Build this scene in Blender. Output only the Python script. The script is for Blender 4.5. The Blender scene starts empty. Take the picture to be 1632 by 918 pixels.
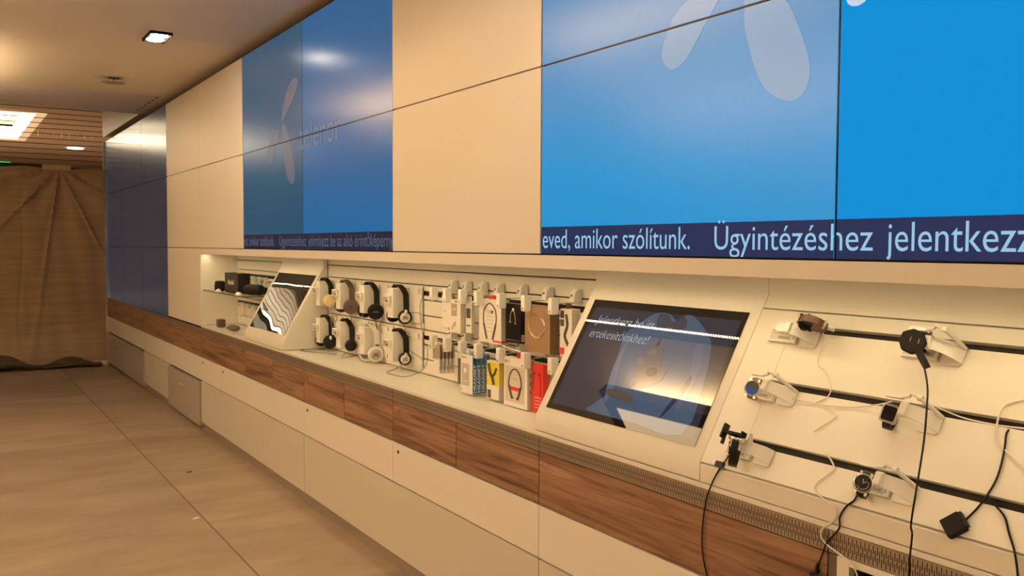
import bpy, bmesh, math, random
from mathutils import Vector, Matrix
random.seed(7)
C = bpy.context.scene.collection
# ------------------------------------------------------------------ camera
FW, FH, FPX = 1632, 918, 1423.89
yaw, pitch, roll = 0.5684, -0.0473, 0.0046
cy_, sy_ = math.cos(yaw), math.sin(yaw)
fwd = Vector((sy_*math.cos(pitch), cy_*math.cos(pitch), math.sin(pitch)))
right = Vector((cy_, -sy_, 0)); up = right.cross(fwd)
r2 = right*math.cos(roll) + up*math.sin(roll); u2 = -right*math.sin(roll) + up*math.cos(roll)
cam = bpy.data.cameras.new('camera'); camo = bpy.data.objects.new('camera', cam); C.objects.link(camo)
Mx = Matrix.Identity(4)
for i in range(3):
    Mx[i][0] = r2[i]; Mx[i][1] = u2[i]; Mx[i][2] = -fwd[i]
Mx[0][3], Mx[1][3], Mx[2][3] = -1.7428, 0.0, 1.502
camo.matrix_world = Mx
cam.sensor_width = 36; cam.lens = FPX/FW*36; cam.clip_start = 0.02; cam.clip_end = 100
bpy.context.scene.camera = camo
# ------------------------------------------------------------------ world, light levels, exposure
w = bpy.data.worlds.new('world'); bpy.context.scene.world = w; w.use_nodes = True
w.node_tree.nodes['Background'].inputs[0].default_value = (1, .74, .5, 1)
w.node_tree.nodes['Background'].inputs[1].default_value = .02
vs = bpy.context.scene.view_settings
vs.view_transform = 'Standard'; vs.look = 'None'; vs.gamma = 1; vs.use_curve_mapping = False; vs.exposure = -0.03
WARM = (1.0, .69, .36)
E_PANEL, E_UP, E_LED, E_SPOT, E_LAMP = 5.5, 52.0, 84.0, 10.0, 40.0

# ------------------------------------------------------------------ materials
def newmat(name):
    m = bpy.data.materials.new(name); m.use_nodes = True
    return m, m.node_tree, m.node_tree.nodes['Principled BSDF']
def mat(name, col, rough=.5, metal=0, spec=.5, coat=0, noise=0, nscale=30, bump=0):
    m, t, b = newmat(name)
    b.inputs['Base Color'].default_value = (*col, 1); b.inputs['Roughness'].default_value = rough
    b.inputs['Metallic'].default_value = metal; b.inputs['Specular IOR Level'].default_value = spec
    b.inputs['Coat Weight'].default_value = coat; b.inputs['Coat Roughness'].default_value = .05
    if noise or bump:
        tc = t.nodes.new('ShaderNodeTexCoord'); n = t.nodes.new('ShaderNodeTexNoise')
        n.inputs['Scale'].default_value = nscale; n.inputs['Detail'].default_value = 5
        t.links.new(tc.outputs['Object'], n.inputs['Vector'])
        if noise:
            mx = t.nodes.new('ShaderNodeMix'); mx.data_type = 'RGBA'
            mx.inputs[6].default_value = (*[c*(1-noise) for c in col], 1)
            mx.inputs[7].default_value = (*[min(1, c*(1+noise)) for c in col], 1)
            t.links.new(n.outputs['Fac'], mx.inputs[0]); t.links.new(mx.outputs[2], b.inputs['Base Color'])
        if bump:
            bp = t.nodes.new('ShaderNodeBump'); bp.inputs['Strength'].default_value = bump; bp.inputs['Distance'].default_value = .002
            t.links.new(n.outputs['Fac'], bp.inputs['Height']); t.links.new(bp.outputs[0], b.inputs['Normal'])
    return m
def emit(name, col, s):
    m, t, b = newmat(name)
    b.inputs['Base Color'].default_value = (0, 0, 0, 1); b.inputs['Roughness'].default_value = .4
    b.inputs['Emission Color'].default_value = (*col, 1); b.inputs['Emission Strength'].default_value = s
    return m
def screenmat(name, col, s, rough=.22, spec=.5, grad=None):
    """a lit LCD surface under its front film; grad=(axis,lo,hi,col2) runs the emission colour to col2 along an axis"""
    m, t, b = newmat(name)
    b.inputs['Base Color'].default_value = (.008, .01, .014, 1); b.inputs['Roughness'].default_value = rough
    b.inputs['Specular IOR Level'].default_value = spec
    b.inputs['Emission Color'].default_value = (*col, 1); b.inputs['Emission Strength'].default_value = s
    if grad:
        ax, lo, hi, c2 = grad
        g = t.nodes.new('ShaderNodeNewGeometry'); sp = t.nodes.new('ShaderNodeSeparateXYZ')
        t.links.new(g.outputs['Position'], sp.inputs[0])
        mr = t.nodes.new('ShaderNodeMapRange'); mr.inputs[1].default_value = lo; mr.inputs[2].default_value = hi
        mr.interpolation_type = 'SMOOTHSTEP'
        t.links.new(sp.outputs[ax], mr.inputs[0])
        mx = t.nodes.new('ShaderNodeMix'); mx.data_type = 'RGBA'
        mx.inputs[6].default_value = (*col, 1); mx.inputs[7].default_value = (*c2, 1)
        t.links.new(mr.outputs[0], mx.inputs[0]); t.links.new(mx.outputs[2], b.inputs['Emission Color'])
    return m
def nmath(t, op, a, b=None, c=None):
    n = t.nodes.new('ShaderNodeMath'); n.operation = op
    for i, v in enumerate((a, b, c)):
        if v is None: continue
        if isinstance(v, (int, float)): n.inputs[i].default_value = v
        else: t.links.new(v, n.inputs[i])
    return n.outputs[0]

M = {}
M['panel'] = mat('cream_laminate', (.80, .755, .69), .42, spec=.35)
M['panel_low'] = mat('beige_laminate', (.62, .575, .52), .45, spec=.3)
M['taupe'] = mat('taupe_laminate', (.40, .35, .33), .5, spec=.3)
M['white'] = mat('white_lacquer', (.82, .79, .73), .38, spec=.35)
M['counter'] = mat('white_solid_surface', (.80, .77, .70), .3, spec=.4)
M['plaster'] = mat('ceiling_paint', (.84, .78, .71), .9, spec=.1)
M['wallpaint'] = mat('wall_paint', (.62, .56, .50), .9, spec=.1)
M['dark'] = mat('dark_gap', (.02, .016, .013), .8)
M['seam'] = mat('seam_shadow_gap', (.05, .035, .025), .8)
M['black'] = mat('black_plastic', (.008, .007, .008), .4, spec=.3)
M['blackmatte'] = mat('black_matte', (.011, .0095, .0095), .65, spec=.2)
M['blackgloss'] = mat('black_gloss', (.008, .008, .009), .22, spec=.3)
M['rail'] = mat('dark_anodised_rail', (.014, .011, .010), .5, spec=.25, metal=.1, noise=.4, nscale=15)
M['wp'] = mat('white_plastic', (.85, .83, .80), .3)
M['gp'] = mat('grey_plastic', (.48, .45, .42), .35)
M['chrome'] = mat('steel', (.75, .74, .72), .2, metal=1)
M['brass'] = mat('gold_metal', (.75, .55, .30), .3, metal=1)
M['leather'] = mat('brown_leather', (.10, .028, .015), .5, noise=.2)
M['tan'] = mat('tan_leather', (.30, .15, .06), .55)
M['red'] = mat('red_print', (.65, .03, .02), .45)
M['card'] = mat('white_card', (.82, .78, .73), .5)
M['cardside'] = mat('grey_white_card', (.60, .55, .48), .5)
M['brown'] = mat('brown_card', (.27, .165, .095), .55)
M['browndk'] = mat('dark_brown_card', (.16, .10, .06), .55)
M['cream'] = mat('cream_pad', (.75, .62, .33), .6)
M['bluebox'] = mat('blue_card', (.015, .13, .33), .4)
M['yellow'] = mat('yellow_card', (.75, .60, .05), .4)
M['ink'] = mat('dark_ink', (.07, .055, .045), .6)
M['greyink'] = mat('grey_ink', (.35, .31, .27), .6)
M['wink'] = mat('white_ink', (.85, .84, .82), .5)
M['clear'] = mat('smoked_clear_plastic', (.40, .34, .27), .15)
M['bronze'] = mat('bronze_grey_plastic', (.11, .085, .07), .35)
M['taupeplastic'] = mat('taupe_fabric', (.17, .14, .11), .8)
M['glassedge'] = mat('dark_glass_edge', (.02, .03, .025), .1)
M['cablek'] = mat('black_cable', (.006, .005, .005), .5, spec=.25)
M['cablew'] = mat('white_cable', (.80, .76, .70), .4)
M['alu'] = mat('brushed_aluminium_rail', (.55, .5, .45), .35, metal=.8)
M['lens'] = emit('lamp_glow', (1, .86, .68), E_LAMP)
M['panelglow'] = emit('ceiling_light_diffuser', WARM, E_PANEL)
M['uplight'] = emit('uplight_diffuser', WARM, E_UP)
M['led'] = emit('led_chip', (1, .80, .44), E_LED)
def mat_glass():
    m, t, b = newmat('clear_glass_sheet')
    b.inputs['Base Color'].default_value = (.75, .82, .78, 1); b.inputs['Roughness'].default_value = .02
    b.inputs['Transmission Weight'].default_value = .95; b.inputs['IOR'].default_value = 1.1
    b.inputs['Alpha'].default_value = .55
    return m
M['glass'] = mat_glass()
def mat_wood():
    m, t, b = newmat('walnut_laminate'); b.inputs['Roughness'].default_value = .42
    b.inputs['Specular IOR Level'].default_value = .35
    tc = t.nodes.new('ShaderNodeTexCoord'); mp = t.nodes.new('ShaderNodeMapping')
    oi = t.nodes.new('ShaderNodeObjectInfo'); add = t.nodes.new('ShaderNodeVectorMath'); add.operation = 'ADD'
    cmb = t.nodes.new('ShaderNodeCombineXYZ')
    t.links.new(nmath(t, 'MULTIPLY', oi.outputs['Random'], 37.0), cmb.inputs[2])
    t.links.new(tc.outputs['Object'], add.inputs[0]); t.links.new(cmb.outputs[0], add.inputs[1])
    mp.inputs['Scale'].default_value = (1, .55, 13); mp.inputs['Rotation'].default_value = (math.radians(4), 0, 0)
    t.links.new(add.outputs[0], mp.inputs[0])
    n = t.nodes.new('ShaderNodeTexNoise'); n.inputs['Scale'].default_value = 2.0; n.inputs['Detail'].default_value = 6
    n.inputs['Distortion'].default_value = 1.3; t.links.new(mp.outputs[0], n.inputs['Vector'])
    n2 = t.nodes.new('ShaderNodeTexNoise'); n2.inputs['Scale'].default_value = 9.0; n2.inputs['Detail'].default_value = 4
    t.links.new(mp.outputs[0], n2.inputs['Vector'])
    fac = nmath(t, 'ADD', nmath(t, 'MULTIPLY', n.outputs['Fac'], .75), nmath(t, 'MULTIPLY', n2.outputs['Fac'], .25))
    cr = t.nodes.new('ShaderNodeValToRGB')
    cr.color_ramp.elements[0].position = .34; cr.color_ramp.elements[0].color = (.095, .045, .026, 1)
    cr.color_ramp.elements[1].position = .66; cr.color_ramp.elements[1].color = (.36, .215, .14, 1)
    e = cr.color_ramp.elements.new(.48); e.color = (.23, .125, .078, 1)
    t.links.new(fac, cr.inputs[0]); t.links.new(cr.outputs[0], b.inputs['Base Color'])
    return m
M['wood'] = mat_wood()
def mat_floor():
    m, t, b = newmat('stone_floor_tiles'); b.inputs['Roughness'].default_value = .5
    b.inputs['Specular IOR Level'].default_value = .35
    g = t.nodes.new('ShaderNodeNewGeometry'); sp = t.nodes.new('ShaderNodeSeparateXYZ'); t.links.new(g.outputs['Position'], sp.inputs[0])
    T = 1.2075
    def line(v, off, half):
        a = nmath(t, 'DIVIDE', nmath(t, 'SUBTRACT', v, off), T)
        d = nmath(t, 'ABSOLUTE', nmath(t, 'SUBTRACT', nmath(t, 'FRACT', nmath(t, 'ADD', a, .5)), .5))
        return nmath(t, 'LESS_THAN', d, half/T), nmath(t, 'FLOOR', a)
    lx, ix = line(sp.outputs[0], -.5595, .0045)
    ly, iy = line(sp.outputs[1], 4.906, .0022)
    wn = t.nodes.new('ShaderNodeTexWhiteNoise'); wn.noise_dimensions = '2D'
    cb = t.nodes.new('ShaderNodeCombineXYZ'); t.links.new(ix, cb.inputs[0]); t.links.new(iy, cb.inputs[1]); t.links.new(cb.outputs[0], wn.inputs['Vector'])
    n = t.nodes.new('ShaderNodeTexNoise'); n.inputs['Scale'].default_value = 2.2; n.inputs['Detail'].default_value = 8; n.inputs['Roughness'].default_value = .65
    mp = t.nodes.new('ShaderNodeMapping'); mp.inputs['Scale'].default_value = (.6, 1.5, 1)
    t.links.new(g.outputs['Position'], mp.inputs[0]); t.links.new(mp.outputs[0], n.inputs['Vector'])
    f = nmath(t, 'ADD', nmath(t, 'MULTIPLY', n.outputs['Fac'], .8), nmath(t, 'MULTIPLY', wn.outputs[0], .2))
    cr = t.nodes.new('ShaderNodeValToRGB')
    cr.color_ramp.elements[0].position = .3; cr.color_ramp.elements[0].color = (.26, .195, .15, 1)
    cr.color_ramp.elements[1].position = .72; cr.color_ramp.elements[1].color = (.42, .335, .255, 1)
    t.links.new(f, cr.inputs[0])
    mx = t.nodes.new('ShaderNodeMix'); mx.data_type = 'RGBA'; mx.inputs[7].default_value = (.12, .075, .045, 1)
    t.links.new(nmath(t, 'MAXIMUM', nmath(t, 'MULTIPLY', lx, .9), nmath(t, 'MULTIPLY', ly, .55)), mx.inputs[0])
    t.links.new(cr.outputs[0], mx.inputs[6]); t.links.new(mx.outputs[2], b.inputs['Base Color'])
    return m
M['floor'] = mat_floor()
def mat_perf():
    """punched metal strip: columns of slots, alternately two short and one central"""
    m, t, b = newmat('slotted_bronze_metal'); b.inputs['Roughness'].default_value = .45; b.inputs['Metallic'].default_value = .3
    g = t.nodes.new('ShaderNodeNewGeometry'); sp = t.nodes.new('ShaderNodeSeparateXYZ'); t.links.new(g.outputs['Position'], sp.inputs[0])
    yy = nmath(t, 'DIVIDE', sp.outputs[1], .0108); z = nmath(t, 'DIVIDE', nmath(t, 'SUBTRACT', sp.outputs[2], .787), .052)
    fa = nmath(t, 'FRACT', yy)
    colA = nmath(t, 'LESS_THAN', nmath(t, 'ABSOLUTE', nmath(t, 'SUBTRACT', fa, .25)), .115)
    colB = nmath(t, 'LESS_THAN', nmath(t, 'ABSOLUTE', nmath(t, 'SUBTRACT', fa, .75)), .115)
    dz = nmath(t, 'ABSOLUTE', nmath(t, 'SUBTRACT', z, .5))
    two = nmath(t, 'MULTIPLY', nmath(t, 'GREATER_THAN', dz, .055), nmath(t, 'LESS_THAN', dz, .43))
    one = nmath(t, 'LESS_THAN', dz, .235)
    hole = nmath(t, 'ADD', nmath(t, 'MULTIPLY', colA, two), nmath(t, 'MULTIPLY', colB, one))
    mx = t.nodes.new('ShaderNodeMix'); mx.data_type = 'RGBA'
    mx.inputs[6].default_value = (.30, .235, .19, 1); mx.inputs[7].default_value = (.025, .012, .008, 1)
    t.links.new(hole, mx.inputs[0]); t.links.new(mx.outputs[2], b.inputs['Base Color'])
    return m
M['perf'] = mat_perf()
def mat_tarp():
    m, t, b = newmat('brown_dust_sheet'); b.inputs['Roughness'].default_value = .75
    tc = t.nodes.new('ShaderNodeTexCoord'); mp = t.nodes.new('ShaderNodeMapping'); mp.inputs['Scale'].default_value = (.5, 1, 7)
    t.links.new(tc.outputs['Object'], mp.inputs[0])
    n = t.nodes.new('ShaderNodeTexNoise'); n.inputs['Scale'].default_value = 2.5; n.inputs['Detail'].default_value = 6; t.links.new(mp.outputs[0], n.inputs['Vector'])
    cr = t.nodes.new('ShaderNodeValToRGB'); cr.color_ramp.elements[0].position = .3; cr.color_ramp.elements[0].color = (.30, .20, .115, 1)
    cr.color_ramp.elements[1].position = .75; cr.color_ramp.elements[1].color = (.42, .275, .16, 1)
    t.links.new(n.outputs['Fac'], cr.inputs[0]); t.links.new(cr.outputs[0], b.inputs['Base Color'])
    b.inputs['Alpha'].default_value = .9
    return m
M['tarp'] = mat_tarp()

# ------------------------------------------------------------------ mesh builder
def frame(x, y, z, o):
    m = Matrix.Identity(4)
    for i in range(3): m[i][0], m[i][1], m[i][2], m[i][3] = x[i], y[i], z[i], o[i]
    return m
class MB:
    def __init__(s): s.v = []; s.f = []; s.m = []; s.X = None
    def add(s, vs, fs, m=0):
        k = len(s.v)
        if s.X is not None: vs = [tuple(s.X @ Vector(p)) for p in vs]
        s.v += [tuple(p) for p in vs]
        for f in fs: s.f.append([i+k for i in f]); s.m.append(m)
        return s
    def box(s, x0, x1, y0, y1, z0, z1, m=0):
        vs = [(x, y, z) for x in (x0, x1) for y in (y0, y1) for z in (z0, z1)]
        return s.add(vs, [(0,1,3,2),(4,6,7,5),(0,4,5,1),(2,3,7,6),(0,2,6,4),(1,5,7,3)], m)
    def prism(s, pts, ax, a0, a1, m=0):
        """polygon in the two other axes (in x,y,z order) extruded along ax"""
        def mk(p, a): q = list(p); q.insert(ax, a); return tuple(q)
        n = len(pts); vs = [mk(p, a0) for p in pts]+[mk(p, a1) for p in pts]
        fs = [list(range(n))[::-1], list(range(n, 2*n))]+[(i, (i+1) % n, n+(i+1) % n, n+i) for i in range(n)]
        return s.add(vs, fs, m)
    def rprism(s, a0, a1, b0, b1, r, ax, c0, c1, m=0, seg=4):
        pts = []
        for cx, cz, st in ((a1-r, b1-r, 0), (a0+r, b1-r, 90), (a0+r, b0+r, 180), (a1-r, b0+r, 270)):
            for k in range(seg+1):
                t = math.radians(st+90*k/seg); pts.append((cx+r*math.cos(t), cz+r*math.sin(t)))
        return s.prism(pts, ax, c0, c1, m)
    def cyl(s, p0, p1, r0, r1=None, n=20, m=0):
        r1 = r0 if r1 is None else r1; p0 = Vector(p0); p1 = Vector(p1); d = (p1-p0).normalized()
        a = d.orthogonal().normalized(); b = d.cross(a)
        vs = [p0+(a*math.cos(2*math.pi*i/n)+b*math.sin(2*math.pi*i/n))*r0 for i in range(n)]
        vs += [p1+(a*math.cos(2*math.pi*i/n)+b*math.sin(2*math.pi*i/n))*r1 for i in range(n)]
        return s.add(vs, [list(range(n))[::-1], list(range(n, 2*n))]+[(i, (i+1) % n, n+(i+1) % n, n+i) for i in range(n)], m)
    def lathe(s, prof, o, d, n=24, m=0, sq=(1, 1), a=None):
        """prof=(radius, along) pairs about axis d through o"""
        o = Vector(o); d = Vector(d).normalized(); a = Vector(a).normalized() if a else d.orthogonal().normalized(); b = d.cross(a)
        vs = []
        for r, h in prof:
            vs += [o+d*h+(a*math.cos(2*math.pi*i/n)*sq[0]+b*math.sin(2*math.pi*i/n)*sq[1])*r for i in range(n)]
        fs = [(k*n+i, k*n+(i+1) % n, (k+1)*n+(i+1) % n, (k+1)*n+i) for k in range(len(prof)-1) for i in range(n)]
        fs += [list(range(n))[::-1], list(range((len(prof)-1)*n, len(prof)*n))]
        return s.add(vs, fs, m)
    def tube(s, path, r, n=6, m=0, smooth=4):
        P = [Vector(p) for p in path]
        if smooth and len(P) > 2:
            Q = []
            for i in range(len(P)-1):
                a, b, c, d = P[max(i-1, 0)], P[i], P[i+1], P[min(i+2, len(P)-1)]
                for k in range(smooth):
                    t = k/smooth
                    Q.append(.5*((2*b)+(c-a)*t+(2*a-5*b+4*c-d)*t*t+(3*b-a-3*c+d)*t**3))
            Q.append(P[-1]); P = Q
        vs = []; pa = None
        for i, p in enumerate(P):
            d = (P[min(i+1, len(P)-1)]-P[max(i-1, 0)]).normalized()
            a = d.orthogonal().normalized() if pa is None else (pa-d*pa.dot(d)).normalized()
            pa = a; b = d.cross(a)
            vs += [p+(a*math.cos(2*math.pi*k/n)+b*math.sin(2*math.pi*k/n))*r for k in range(n)]
        L = len(P)
        fs = [(j*n+i, j*n+(i+1) % n, (j+1)*n+(i+1) % n, (j+1)*n+i) for j in range(L-1) for i in range(n)]
        fs += [list(range(n))[::-1], list(range((L-1)*n, L*n))]
        return s.add(vs, fs, m)
    def band(s, path, wdir, wid, th, m=0, closed=False):
        """flat strap: path points, width along wdir, thickness th"""
        P = [Vector(p) for p in path]; wd = Vector(wdir).normalized(); n = len(P); vs = []
        for i, p in enumerate(P):
            d = (P[(i+1) % n if closed else min(i+1, n-1)]-P[(i-1) % n if closed else max(i-1, 0)]).normalized()
            nn = d.cross(wd).normalized()
            for a, b in ((-1, -1), (1, -1), (1, 1), (-1, 1)): vs.append(p+wd*wid/2*a+nn*th/2*b)
        L = n if closed else n-1
        fs = [(4*j+i, 4*j+(i+1) % 4, 4*((j+1) % n)+(i+1) % 4, 4*((j+1) % n)+i) for j in range(L) for i in range(4)]
        if not closed: fs += [(3, 2, 1, 0), (4*n-4, 4*n-3, 4*n-2, 4*n-1)]
        return s.add(vs, fs, m)
    def build(s, name, mats, parent=None, bevel=0, loc=None, label=None, cat=None, group=None, kind=None, smooth=True, seg=2, normals=True):
        if not isinstance(mats, (list, tuple)): mats = [mats]
        off = Vector((0, 0, 0))
        if parent is not None:
            q = parent
            while q: off += q.location; q = q.parent
        elif loc is None:
            xs, ys, zs = zip(*s.v); loc = ((min(xs)+max(xs))/2, (min(ys)+max(ys))/2, min(zs))
        if parent is None: off = Vector(loc)
        me = bpy.data.meshes.new(name)
        me.from_pydata([tuple(Vector(p)-off) for p in s.v], [], s.f)
        for mm in mats: me.materials.append(mm)
        me.polygons.foreach_set('material_index', s.m)
        if normals:
            bm = bmesh.new(); bm.from_mesh(me); bmesh.ops.recalc_face_normals(bm, faces=bm.faces); bm.to_mesh(me); bm.free()
        if smooth:
            me.polygons.foreach_set('use_smooth', [True]*len(me.polygons)); me.set_sharp_from_angle(angle=math.radians(38))
        me.update()
        o = bpy.data.objects.new(name, me); C.objects.link(o)
        if parent is not None: o.parent = parent
        else: o.location = loc
        if bevel:
            b = o.modifiers.new('bevel', 'BEVEL'); b.width = bevel; b.segments = seg; b.limit_method = 'ANGLE'; b.angle_limit = math.radians(40)
        tag(o, label, cat, group, kind)
        return o
def tag(o, label=None, cat=None, group=None, kind=None):
    if label: o['label'] = label
    if cat: o['category'] = cat
    if group: o['group'] = group
    if kind: o['kind'] = kind
    return o
def thing(name, loc, label, cat, group=None):
    o = bpy.data.objects.new(name, None); C.objects.link(o); o.location = loc; o.empty_display_size = .05
    return tag(o, label, cat, group)
def copy_tree(root, loc, label, group=None):
    def cp(o, par):
        c = o.copy(); C.objects.link(c); c.parent = par
        for ch in list(o.children): cp(ch, c)
        return c
    r = cp(root, None); r.location = loc; r['label'] = label
    if group: r['group'] = group
    return r
def struct(name, mb, m, bevel=0): return mb.build(name, m, None, bevel=bevel, kind='structure', loc=(0, 0, 0))

# writing as mesh: returns MB in world space
_txt = {}
def text_mesh(s, X, x0, x1, base, asc, shear=0, bold=0, depth=0):
    """letters laid in frame X (x = reading direction, y = up): from x0 to x1, baseline and ascender height"""
    cu = bpy.data.curves.new('txt', 'FONT'); cu.body = s; cu.size = 1; cu.shear = shear; cu.offset = bold; cu.resolution_u = 4
    cu.extrude = 0
    o = bpy.data.objects.new('txt', cu); C.objects.link(o)
    dg = bpy.context.evaluated_depsgraph_get(); dg.update()
    me = bpy.data.meshes.new_from_object(o.evaluated_get(dg))
    vs = [v.co.copy() for v in me.vertices]; fs = [list(p.vertices) for p in me.polygons]
    bpy.data.objects.remove(o); bpy.data.curves.remove(cu); bpy.data.meshes.remove(me)
    mb = MB(); mb.X = X
    if not vs: return mb
    a, b = min(v.x for v in vs), max(v.x for v in vs)
    sx = (x1-x0)/(b-a); sy = asc/.73
    mb.add([(x0+(v.x-a)*sx, base+v.y*sy, depth) for v in vs], fs)
    return mb
def clip(mb, lims):
    bm = bmesh.new(); vs = [bm.verts.new(p) for p in mb.v]
    for f in mb.f:
        try: bm.faces.new([vs[i] for i in f])
        except ValueError: pass
    for ax, lo, hi in lims:
        for val, sgn in ((lo, -1), (hi, 1)):
            no = [0, 0, 0]; no[ax] = sgn; co = [0, 0, 0]; co[ax] = val
            bmesh.ops.bisect_plane(bm, geom=bm.verts[:]+bm.edges[:]+bm.faces[:], plane_co=co, plane_no=no, clear_outer=True)
    out = MB(); bm.verts.index_update()
    out.v = [tuple(v.co) for v in bm.verts]; out.f = [[v.index for v in f.verts] for f in bm.faces]; out.m = [0]*len(out.f)
    bm.free(); return out
def smooth_poly(pts, k=5):
    n = len(pts); out = []
    for i in range(n):
        a, b, c, d = [Vector(pts[(i+j) % n]) for j in (-1, 0, 1, 2)]
        for q in range(k):
            t = q/k; out.append(tuple(.5*((2*b)+(c-a)*t+(2*a-5*b+4*c-d)*t*t+(3*b-a-3*c+d)*t**3)))
    return out
def wallframe(x=0): return frame((0, -1, 0), (0, 0, 1), (-1, 0, 0), (x, 0, 0))     # reading direction -y
def ypoly(pts, x):  # polygon on a plane x = const from (y, z) points
    mb = MB(); mb.add([(x, a, b) for a, b in pts], [list(range(len(pts)))]); return mb

YC = [1.343, 2.5485, 3.7475, 4.951, 6.139, 7.355, 8.576, 9.785, 10.975, 12.165]   # module lines along the wall
ZB, H = 1.4722, .6425
ZS, ZT = ZB+H, 2.768
# ------------------------------------------------------------------ the setting
struct('floor', MB().box(-8, 1.2, -4, 24, -.12, 0), M['floor'])
struct('ceiling', MB().box(-8, .34, -4, 8.6, 2.83, 3.0), M['plaster'])
mb = MB().box(-8, .34, 8.6, 9.75, 2.87, 3.0); mb.box(-8, .34, 9.75, 9.80, 2.826, 3.55); mb.box(-.045, .34, 8.6, 9.75, 2.83, 2.87)
mb.box(-8, .34, 9.8, 12.3, 3.5, 3.6)
struct('trim_1', mb, M['plaster'])
struct('wall_right', MB().box(.34, .44, -4, 12.3, 0, 3.6), M['wallpaint'])
struct('wall_left', MB().box(-6.3, -6.2, -4, 24, 0, 3.6), M['wallpaint'])
struct('wall_back', MB().box(-8, .44, -4.1, -4, 0, 3.6), M['wallpaint'])
struct('trim_2', MB().box(.0, .34, 9.8, 12.3, 2.835, 3.5), M['panel'])
struct('trim_3', MB().box(.05, .34, -2, 12.16, 2.62, 2.75), M['dark'])
# mall beyond the shop front
mb = MB().box(-8, -3.2, 12.3, 24, 3.2, 3.3); mb.box(-.59, 2.5, 12.3, 24, 3.2, 3.3); mb.box(-3.2, -.59, 12.3, 13.2, 3.2, 3.3); mb.box(-3.2, -.59, 16.7, 24, 3.2, 3.3)
mb.box(-3.25, -.54, 13.15, 16.75, 3.45, 3.5); mb.box(-3.25, -3.2, 13.15, 16.75, 3.3, 3.45); mb.box(-.59, -.54, 13.15, 16.75, 3.3, 3.45)
struct('wall_far', MB().box(-8, 2.5, 24, 24.1, 0, 3.6), mat('mall_wall', (.5, .36, .25), .8))
struct('trim_4', mb, mat('mall_ceiling', (.62, .47, .36), .8))
struct('wall_mall', MB().box(1.2, 1.3, 12.3, 24, 0, 3.3), mat('mall_side', (.55, .42, .32), .8))

# hanging light panels (light the room downwards and the ceiling upwards)
def light_panel(x0, x1, y0, y1, label, z=2.60):
    t = thing('hanging_light_panel', ((x0+x1)/2, (y0+y1)/2, z), label, 'ceiling light', 'hanging warm light panels')
    f = MB(); W = .125
    for a in ((x0-W, x0, y0-W, y1+W), (x1, x1+W, y0-W, y1+W), (x0, x1, y0-W, y0), (x0, x1, y1, y1+W)): f.box(*a, z-.003, z+.085)
    f.build('frame', M['bronze'], t); MB().box(x0, x1, y0, y1, z, z+.01).build('diffuser', M['panelglow'], t)
    MB().box(x0, x1, y0, y1, z+.03, z+.039).build('upper_diffuser', M['uplight'], t)
    for x in (x0-.05, x1+.05):
        for y in (y0, y1): MB().cyl((x, y, z+.085), (x, y, 2.83), .002, n=6).build('wire', M['alu'], t)
    return t
light_panel(-2.2, -1.62, 3.0, 4.90, 'large hanging light panel reflected low in the near slanted kiosk screen')
light_panel(-2.35, -1.75, 6.9, 8.45, 'hanging light panel over the far half of the shop')
light_panel(-2.2, -1.62, -2.3, -.6, 'unseen light panel added behind the camera to brighten the near fascia')  # added fill light out of view, lifts the near fascia
light_panel(-5.2, -4.2, .0, 7.0, 'unseen light panel added on the opposite side to light wall and drawers')  # added and made large for sideways light on the fascia and drawers
# ------------------------------------------------------------------ downlight, sprinkler, slotted ceiling grille
def downlight(x, y, label):
    t = thing('ceiling_downlight', (x, y, 2.80), label, 'ceiling light', 'square twin ceiling downlights')
    f = MB(); X0, X1, Y0, Y1 = x-.067, x+.067, y-.137, y+.137
    f.box(X0, X1, Y0, Y1, 2.822, 2.8295)
    for a in ((X0, X0+.006, Y0, Y1), (X1-.006, X1, Y0, Y1), (X0, X1, Y0, Y0+.006), (X0, X1, Y1-.006, Y1)): f.box(*a, 2.812, 2.8295)
    f.build('housing', M['dark'], t)
    for s in (-1, 1):
        MB().lathe([(.049, 0), (.051, .003), (.045, .008)], (x, y+s*.066, 2.8135), (0, 0, 1), sq=(1, 1.1)).build('lamp', M['lens'], t)
    L = bpy.data.lights.new('downlight_beam', 'SPOT'); L.energy = E_SPOT; L.color = WARM; L.spot_size = math.radians(110); L.spot_blend = .8; L.shadow_soft_size = .06
    o = bpy.data.objects.new('downlight_beam', L); C.objects.link(o); o.parent = t; o.location = (0, 0, -.01)
    return t
downlight(-.551, 6.085, 'square twin downlight glowing in the ceiling near the blue video wall')
for i, (x, y) in enumerate([(-.551, 2.4), (-.551, -.6), (-3.8, 6.1), (-3.8, 2.4)]):
    downlight(x, y, ['square twin downlight above the near kiosk', 'square twin downlight above the watches', 'square twin downlight on the far left of the ceiling', 'square twin downlight on the near left of the ceiling'][i])
t = thing('ceiling_detector', (-.55, 7.8, 2.785), 'small round disc hanging just under the ceiling from a dark bracket, past the downlight', 'detector')
MB().lathe([(.03, 0), (.085, .003), (.088, .007), (.05, .011)], (-.55, 7.8, 2.785), (0, 0, 1), n=32).build('disc', mat('detector_beige', (.42, .37, .30), .6), t)
MB().cyl((-.55, 7.8, 2.796), (-.55, 7.8, 2.83), .005).build('stem', M['bronze'], t)
MB().box(-.59, -.51, 7.785, 7.815, 2.820, 2.8295).build('bracket', M['bronze'], t)
t = thing('ceiling_air_grille', (-3, 9.17, 2.83), 'long grey slatted air grille across the ceiling at the shop entrance', 'air grille')
g = mat('grey_grille_slats', (.88, .82, .88), .55, spec=.3)
mb = MB()
for k in range(12): mb.box(-6.2, -.05, 8.605+k*.0955, 8.605+k*.0955+.081, 2.829, 2.838)
mb.build('slats', g, t)
MB().box(-6.2, -.05, 8.60, 9.75, 2.845, 2.868).build('backing', M['dark'], t)
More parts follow.
